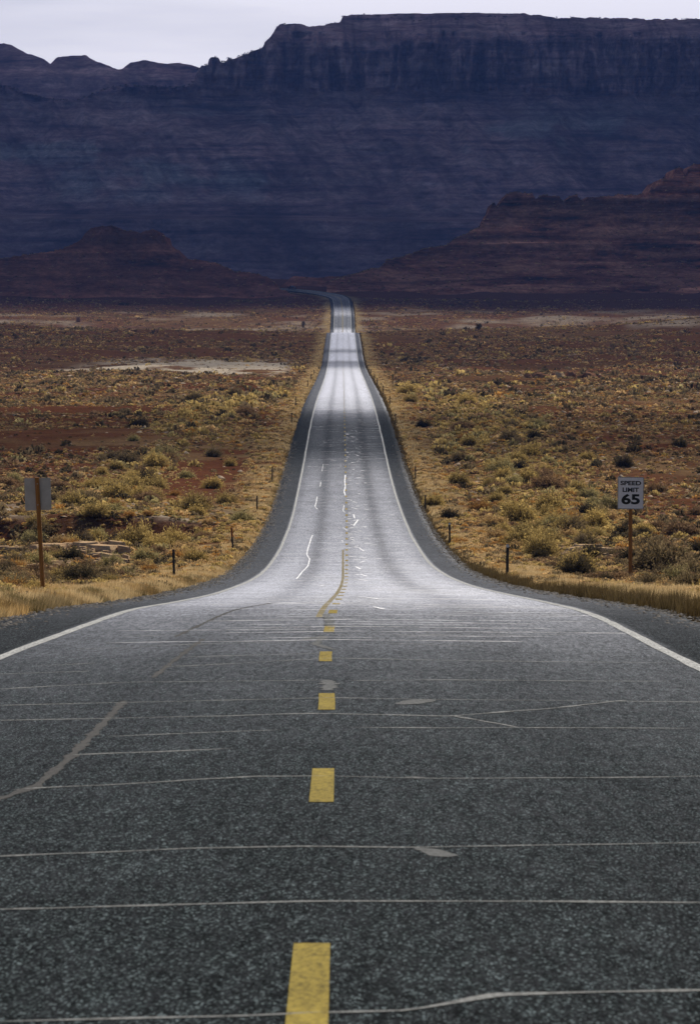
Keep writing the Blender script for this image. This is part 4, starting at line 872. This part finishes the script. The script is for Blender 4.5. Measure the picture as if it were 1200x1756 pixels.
for i, (px, w, h, ti, lab) in enumerate([(905, 14, 7, 0, 'dark boulder at the left end of the boulder row'), (920, 20, 9, .2, 'broad tan boulder second in the row'), (934, 16, 6, -.2, 'low split boulder third in the row'), (948, 10, 8, .3, 'narrow upright boulder mid row'),
        (959, 20, 9, 0, 'palest rounded boulder in the middle of the row'), (978, 20, 10, -.1, 'tall tan boulder right of the palest one'), (995, 12, 5, .1, 'low boulder beside the leaning slab'), (1012, 26, 9, -.35, 'tilted slab-like boulder at the right end of the row'), (1028, 12, 4, 0, 'smallest boulder past the tilted slab')]):
    boulder(px, 648, w, h, lab, 300+i, M_SLAB if i == 4 else M_BOULD, ti, G)
boulder(135, 552, 8, 8, 'squarish dark red boulder alone on the far left flat', 330)
boulder(170, 574, 10, 4, 'low dark rock below the squarish boulder, far left', 331)
boulder(1008, 842, 14, 5, 'small reddish rock on the slope left of the speed limit sign', 333)

# ------------------------------------------------------------------ far small trees
def tree(px, py, w, h, label, seed):
    x, y, z = spot(px, py); s = y/F; g = np.random.default_rng(seed)
    t = empty('juniper', (x, y, z-.05), category='tree', label=label)
    mb = MB(); H = h*s
    for k in range(4):
        a = k*1.7; b = (math.cos(a)*w*s*.22, math.sin(a)*w*s*.22, H*.6)
        r0, r1 = w*s*.05, w*s*.018
        V = [(r0*math.cos(q*math.pi/3), r0*math.sin(q*math.pi/3), 0) for q in range(6)]+[(b[0]+r1*math.cos(q*math.pi/3), b[1]+r1*math.sin(q*math.pi/3), b[2]) for q in range(6)]
        mb.add(V, [(q, (q+1) % 6, 6+(q+1) % 6, 6+q) for q in range(6)]+[(6, 7, 8, 9, 10, 11)])
    link('trunk', mb.mesh('trunk', M_BARK), t)
    n = 900; c = g.normal(size=(9, 3))*np.array([w*s*.28, w*s*.28, H*.20])+np.array([0, 0, H*.6]); k = g.integers(0, 9, n)
    P = c[k]+g.normal(size=(n, 3))*np.array([w*s*.13, w*s*.13, H*.13]); P[:, 2] = np.clip(P[:, 2], .1, H*1.05); d1 = g.normal(size=(n, 3))*w*s*.06; d2 = g.normal(size=(n, 3))*w*s*.06
    V = np.stack([P, P+d1, P+d2], 1).reshape(-1, 3); cc = np.repeat(np.array(PAL['dark'][1])*g.uniform(.4, 1.1, (n, 1)), 3, 0)
    link('crown', mesh_np('crown', V, np.arange(3*n).reshape(n, 3), M_FOL, False, colors=cc), t)
M_BARK, _t, _b = mat('bark', (.09, .06, .045), .9, .1)
tree(820, 566, 12, 12, 'small round dark tree on the pale flat at the right', 401)
tree(520, 562, 8, 11, 'small dark conifer on the flat left of the far road', 402)
tree(210, 524, 12, 6, 'tiny dark tree on the far left flat under the hill', 403)

# ------------------------------------------------------------------ signs and posts
M_SIGNW, _t, _b = mat('sign_sheeting', (.85, .85, .85), .45, .4)
_c = ramp(_t, noise(_t, 6, 5, mapping(_t, (1, 1, 1))), [(.3, (.78, .78, .78)), (.7, (.88, .88, .88))]); _t.links.new(_c, _b.inputs['Base Color'])
M_SIGNB, _t, _b = mat('sign_back_aluminium', (.42, .41, .41), .5, .5, .15)
_c = ramp(_t, noise(_t, 5, 6, mapping(_t, (1, 1, 1))), [(.3, (.42, .40, .36)), (.7, (.56, .54, .50))]); _t.links.new(_c, _b.inputs['Base Color'])
M_BLACK, _t, _b = mat('black_legend', (.015, .017, .012), .5, .3)
M_WOOD, _t, _b = mat('weathered_brown_post', rough=.8, spec=.2)
_p = mapping(_t, (18, 18, 1.5)); _t.links.new(ramp(_t, noise(_t, 2, 6, _p, .7), [(.3, (.20, .085, .022)), (.55, (.36, .16, .042)), (.75, (.46, .22, .065))]), _b.inputs['Base Color'])
M_STEEL, _t, _b = mat('dark_steel_post', (.055, .055, .052), .6, .4, .4)
M_GALV, _t, _b = mat('bolt_steel', (.45, .45, .45), .4, .5, .8)
M_REFL, _t, _b = mat('white_reflector', (.65, .65, .68), .3, .6)
M_ORNG, _t, _b = mat('orange_paint', (1.0, .27, .03), .5, .3)
M_GREEN, _t, _b = mat('green_sign_paint', (.02, .10, .05), .5, .3)
def rounded(w, h, r, n=5):
    pts = []
    for cx, cz, a0 in ((w-r, h-r, 0), (-w+r, h-r, 90), (-w+r, -h+r, 180), (w-r, -h+r, 270)):
        for k in range(n+1): a = R(a0+90*k/n); pts.append((cx+r*math.cos(a), cz+r*math.sin(a)))
    return pts
def text_mesh(s, width, height, bold=.0, name='legend', space=1.0):
    cu = bpy.data.curves.new(name, 'FONT'); cu.body = s; cu.align_x = 'CENTER'; cu.align_y = 'CENTER'; cu.offset = bold; cu.extrude = .004; cu.space_character = space
    o = bpy.data.objects.new(name, cu); COL.objects.link(o); bpy.context.view_layer.update()
    me = bpy.data.meshes.new_from_object(o.evaluated_get(bpy.context.evaluated_depsgraph_get())); bpy.data.objects.remove(o)
    co = np.zeros(len(me.vertices)*3); me.vertices.foreach_get('co', co); co = co.reshape(-1, 3)
    mn, mxx = co.min(0), co.max(0); co -= (mn+mxx)/2; co[:, 0] *= width/(mxx[0]-mn[0]); co[:, 1] *= height/(mxx[1]-mn[1]); co[:, 2] *= .0015/max(co[:, 2].max(), 1e-6)
    co = np.stack([co[:, 0], -co[:, 2], co[:, 1]], 1); me.vertices.foreach_set('co', co.ravel()); me.update(); me.materials.clear(); me.materials.append(M_BLACK); return me
def timber(h, w=.052, lean=(0, 0)):
    mb = MB(); b = w/2; c = w*.16; pts = [(b, -b+c), (b, b-c), (b-c, b), (-b+c, b), (-b, b-c), (-b, -b+c), (-b+c, -b), (b-c, -b)]
    n = len(pts); V = []; L = 8
    for k in range(L+1):
        z = -.35+(h+.35)*k/L; t = z/h; V += [(x+lean[0]*t, y+lean[1]*t, z) for x, y in pts]
    Fs = [(k*n+i, k*n+(i+1) % n, (k+1)*n+(i+1) % n, (k+1)*n+i) for k in range(L) for i in range(n)]+[tuple(range(n))[::-1], tuple(range(L*n, (L+1)*n))]
    return mb.add(V, Fs)
# speed limit sign
x, y, z = spot(1080, 991); s = y/F; print('sign d', y)
sg = empty('speed_limit_sign', (x, y, z), category='road sign', label='white SPEED LIMIT 65 sign on a brown post beside the right shoulder')
ph = (991-840)*s; cz = (991-845)*s; W2, H2 = 22.3*s, 27.5*s
link('post', timber(ph, 6.4*s).mesh('post', M_WOOD), sg)
pl = link('sign_panel', MB().prism(rounded(W2, H2, .035), -.004, 0).mesh('sign_panel', M_SIGNW), sg); pl.location = (0, -3.4*s-.001, cz); pl.rotation_euler = (0, R(.6), 0)
bo = rounded(W2-.008, H2-.008, .03); bi = rounded(W2-.008-.013, H2-.008-.013, .022); n = len(bo); mb = MB()
V = [(a, t, b) for t in (-.0065, -.0042) for ring in (bo, bi) for a, b in ring]; Fs = []
for i in range(n):
    j = (i+1) % n; Fs += [(i, j, n+j, n+i), (2*n+i, 3*n+i, 3*n+j, 2*n+j), (i, 2*n+i, 2*n+j, j), (n+i, n+j, 3*n+j, 3*n+i)]
link('border', mb.add(V, Fs).mesh('border', M_BLACK), pl)
for txt, w, h, zc, bd in (('SPEED', 35.5*s, 7.6*s, 17.2*s, .034), ('LIMIT', 28*s, 7.6*s, 5.6*s, .034), ('65', 31.5*s, 18*s, -10.4*s, .036)):
    tm = link('lettering', text_mesh(txt, w, h, bd), pl); tm.location = (0, -.0065, zc)
for zc in (H2-.028, -H2+.028):
    mb = MB().prism([(.009*math.cos(q*math.pi/4), zc+.009*math.sin(q*math.pi/4)) for q in range(8)], -.009, -.0043); link('bolt', mb.mesh('bolt', M_GALV), pl)
# back of the sign on the left: faces the other way
x, y, z = spot(75, 1026); s = y/F; print('left sign d', y)
sg = empty('road_sign_back', (x, y, z), category='road sign', label='blank grey back of a sign on a leaning brown post at the left')
ph = (1026-818)*s; ln = -10.5*s
link('post', timber(ph, 7.2*s, (ln, 0)).mesh('post', M_WOOD), sg)
pl = link('sign_panel', MB().prism(rounded(22.6*s, 27.8*s, .03), 0, .004).mesh('sign_panel', M_SIGNB), sg); pl.location = (ln*.87, 3.9*s, (1026-847)*s); pl.rotation_euler = (0, R(-1.6), 0)
for zc in (18*s, -18*s):
    mb = MB().prism([(.012*math.cos(q*math.pi/4), zc+.012*math.sin(q*math.pi/4)) for q in range(8)], -7.6*s-.006, -7.6*s); link('bolt', mb.mesh('bolt', M_GALV), pl)
def ubar(w, h, z0=-.3):
    """U-section steel post"""
    t = w*.22; pts = [(-w/2, -w*.3), (-w/2+t, -w*.3), (-w/2+t, w*.1), (w/2-t, w*.1), (w/2-t, -w*.3), (w/2, -w*.3), (w/2, w*.3), (-w/2, w*.3)]
    n = 8; V = [(a, b, z) for z in (z0, h) for a, b in pts]
    Fs = [(i, (i+1) % n, n+(i+1) % n, n+i) for i in range(n)]
    for o_ in (0, n): Fs += [(o_+0, o_+1, o_+2, o_+7), (o_+2, o_+3, o_+6, o_+7), (o_+3, o_+4, o_+5, o_+6)]
    return MB().add(V, Fs)
def delineator(px, py, top, w, label, style, group=None, lean=0.0):
    x, y, z = spot(px, py); s = y/F; h = (py-top)*s
    o = empty('delineator_post', (x, y, z), category='delineator', label=label); o.rotation_euler = (0, lean, 0)
    if group: o['group'] = group
    link('post', ubar(max(w*s*.75, .03), h).mesh('post', M_STEEL), o)
    if style == 'orange': link('orange_tip', ubar(max(w*s*.75, .03)*1.15, h+.004, h*.62).mesh('orange_tip', M_ORNG), o)
    elif style == 'refl':
        r = max(w*s*.42, .03)
        link('reflector', MB().prism([(r*math.cos(q*math.pi/6), h-r-.01+r*math.sin(q*math.pi/6)) for q in range(12)], -.045, -.02).mesh('reflector', M_REFL), o)
        link('reflector_back', MB().prism([(r*1.1*math.cos(q*math.pi/6), h-r-.01+r*1.1*math.sin(q*math.pi/6)) for q in range(12)], -.0195, -.012).mesh('reflector_back', M_STEEL), o)
    return o
delineator(869, 990, 933, 6.5, 'nearest and thickest right-hand roadside post with a pale disc on top', 'refl', lean=R(.8))
delineator(771, 938, 896, 4.5, 'second roadside post on the right, beside the orange tumbleweed', 'refl', lean=R(-1))
delineator(729, 880, 849, 3.2, 'third roadside post on the right, beside the olive-yellow bush', 'plain')
delineator(712, 822, 800, 2.6, 'fourth roadside post on the right, on the straw verge', 'plain')
delineator(678, 732, 710, 2.2, 'fifth roadside post on the right where the pavement turns dark', 'plain')
delineator(668, 696, 679, 2.0, 'sixth roadside post on the right, at the end of the rusty bar of earth', 'plain')
for px, py, tp in ((657, 677, 661), (647, 661, 648), (642, 652, 641), (635.5, 642.5, 633), (630, 634, 626)): delineator(px, py, tp, 1.8, 'tiny far roadside post in the right-hand row near the green-topped marker', 'plain', 'tiny far posts on the right')
delineator(299, 993, 942, 5.6, 'nearest dark post on the left verge, split top', 'plain', lean=R(-1.5))
delineator(400, 947, 905, 4.2, 'left roadside post with a bright orange top', 'orange', lean=R(-4))
delineator(441, 876, 850, 3.4, 'left post above the orange-topped one, by the gully end', 'plain')
delineator(467, 825, 801, 2.8, 'left post beside the bare red track', 'plain')
delineator(500, 726, 708, 2.2, 'left post where the pavement turns dark', 'plain')
delineator(507, 697, 680, 2.0, 'left post just above the dark stretch of pavement', 'plain')
for px, py, tp in ((528, 664, 652), (533.5, 652, 642), (538.5, 642, 634), (546.5, 634, 628)): delineator(px, py, tp, 1.7, 'tiny far roadside post in the left-hand row beyond the mound', 'plain', 'tiny far posts on the left')
x, y, z = spot(673, 664); s = y/F
mp_ = empty('marker_sign', (x, y, z), category='road sign', label='thin green-topped marker seen edge-on among far right brush')
link('post', ubar(.09, 22*s).mesh('post', M_STEEL), mp_); pl = link('marker_panel', MB().prism(rounded(.10, .30, .02), -.07, -.05).mesh('marker_panel', M_GREEN), mp_); pl.location = (0, 0, 22*s-.3)

# ------------------------------------------------------------------ the vehicle on the bend
M_CARP, _t, _b = mat('dark_car_paint', (.012, .014, .02), .3, .5)
M_GLASS, _t, _b = mat('car_glass', (.03, .035, .045), .1, .6)
M_TYRE, _t, _b = mat('tyre_rubber', (.015, .015, .015), .8, .2); M_RIM, _t, _b = mat('wheel_rim', (.4, .4, .4), .35, .5, .8); M_LAMP, _t, _b = mat('tail_lamp', (.25, .01, .01), .3, .5)
k = int(np.argmin(np.abs((PP[:, 0]/PP[:, 1])*F+CX-497)+np.where(PP[:, 1] < 2350, 999, 0))); u = 1.8
T = (PP[k+1]-PP[k-1]); hd = math.atan2(T[1], T[0])
car = empty('parked_truck', (PP[k, 0]+PN[k, 0]*u, PP[k, 1]+PN[k, 1]*u, PZ[k]+PBANK[k]*u-.02), hd, category='pickup truck', label='tiny dark pickup truck on the far bend of the road')
W = .95; body = MB()
prof = [(-2.7, .45), (2.55, .42), (2.72, .55), (2.72, .95), (1.35, 1.08), (-.75, 1.10), (-.75, 1.05), (-2.7, 1.05)]
body.prism(prof, -W, W); link('body', body.mesh('body', M_CARP), car)
cab = MB(); V = []; 
for zz, xa, xb, ww in ((1.085, -.72, 1.25, W-.06), (1.72, -.60, .55, W-.20)): V += [(xa, -ww, zz), (xb, -ww, zz), (xb, ww, zz), (xa, ww, zz)]
cab.add(V, [(0, 1, 2, 3)[::-1], (4, 5, 6, 7)]+[(i, (i+1) % 4, 4+(i+1) % 4, 4+i) for i in range(4)]); link('cab_glass', cab.mesh('cab_glass', M_GLASS), car)
rf = MB().prism(rounded(.62, .76, .1), 1.721, 1.76, 'z'); ro = link('roof', rf.mesh('roof', M_CARP), car); ro.location = (-.03, 0, 0)
for wx in (-1.75, 1.75):
    for wy in (-.86, .86):
        tz = MB().prism([(wx+.38*math.cos(q*math.pi/8), .38+.38*math.sin(q*math.pi/8)) for q in range(16)], wy-.12, wy+.12); wh = link('wheel', tz.mesh('wheel', M_TYRE), car)
        sgn = 1 if wy > 0 else -1; q0, q1 = sorted((wy+sgn*.121, wy+sgn*.135)); link('rim', MB().prism([(wx+.22*math.cos(q*math.pi/6), .38+.22*math.sin(q*math.pi/6)) for q in range(12)], q0, q1).mesh('rim', M_RIM), wh)
for wy in (-.8, .8): link('tail_lamp', MB().box(-2.73, -2.702, wy-.1, wy+.1, .7, 1.0).mesh('tail_lamp', M_LAMP), car)
print('verts', sum(len(m.vertices) for m in bpy.data.meshes))
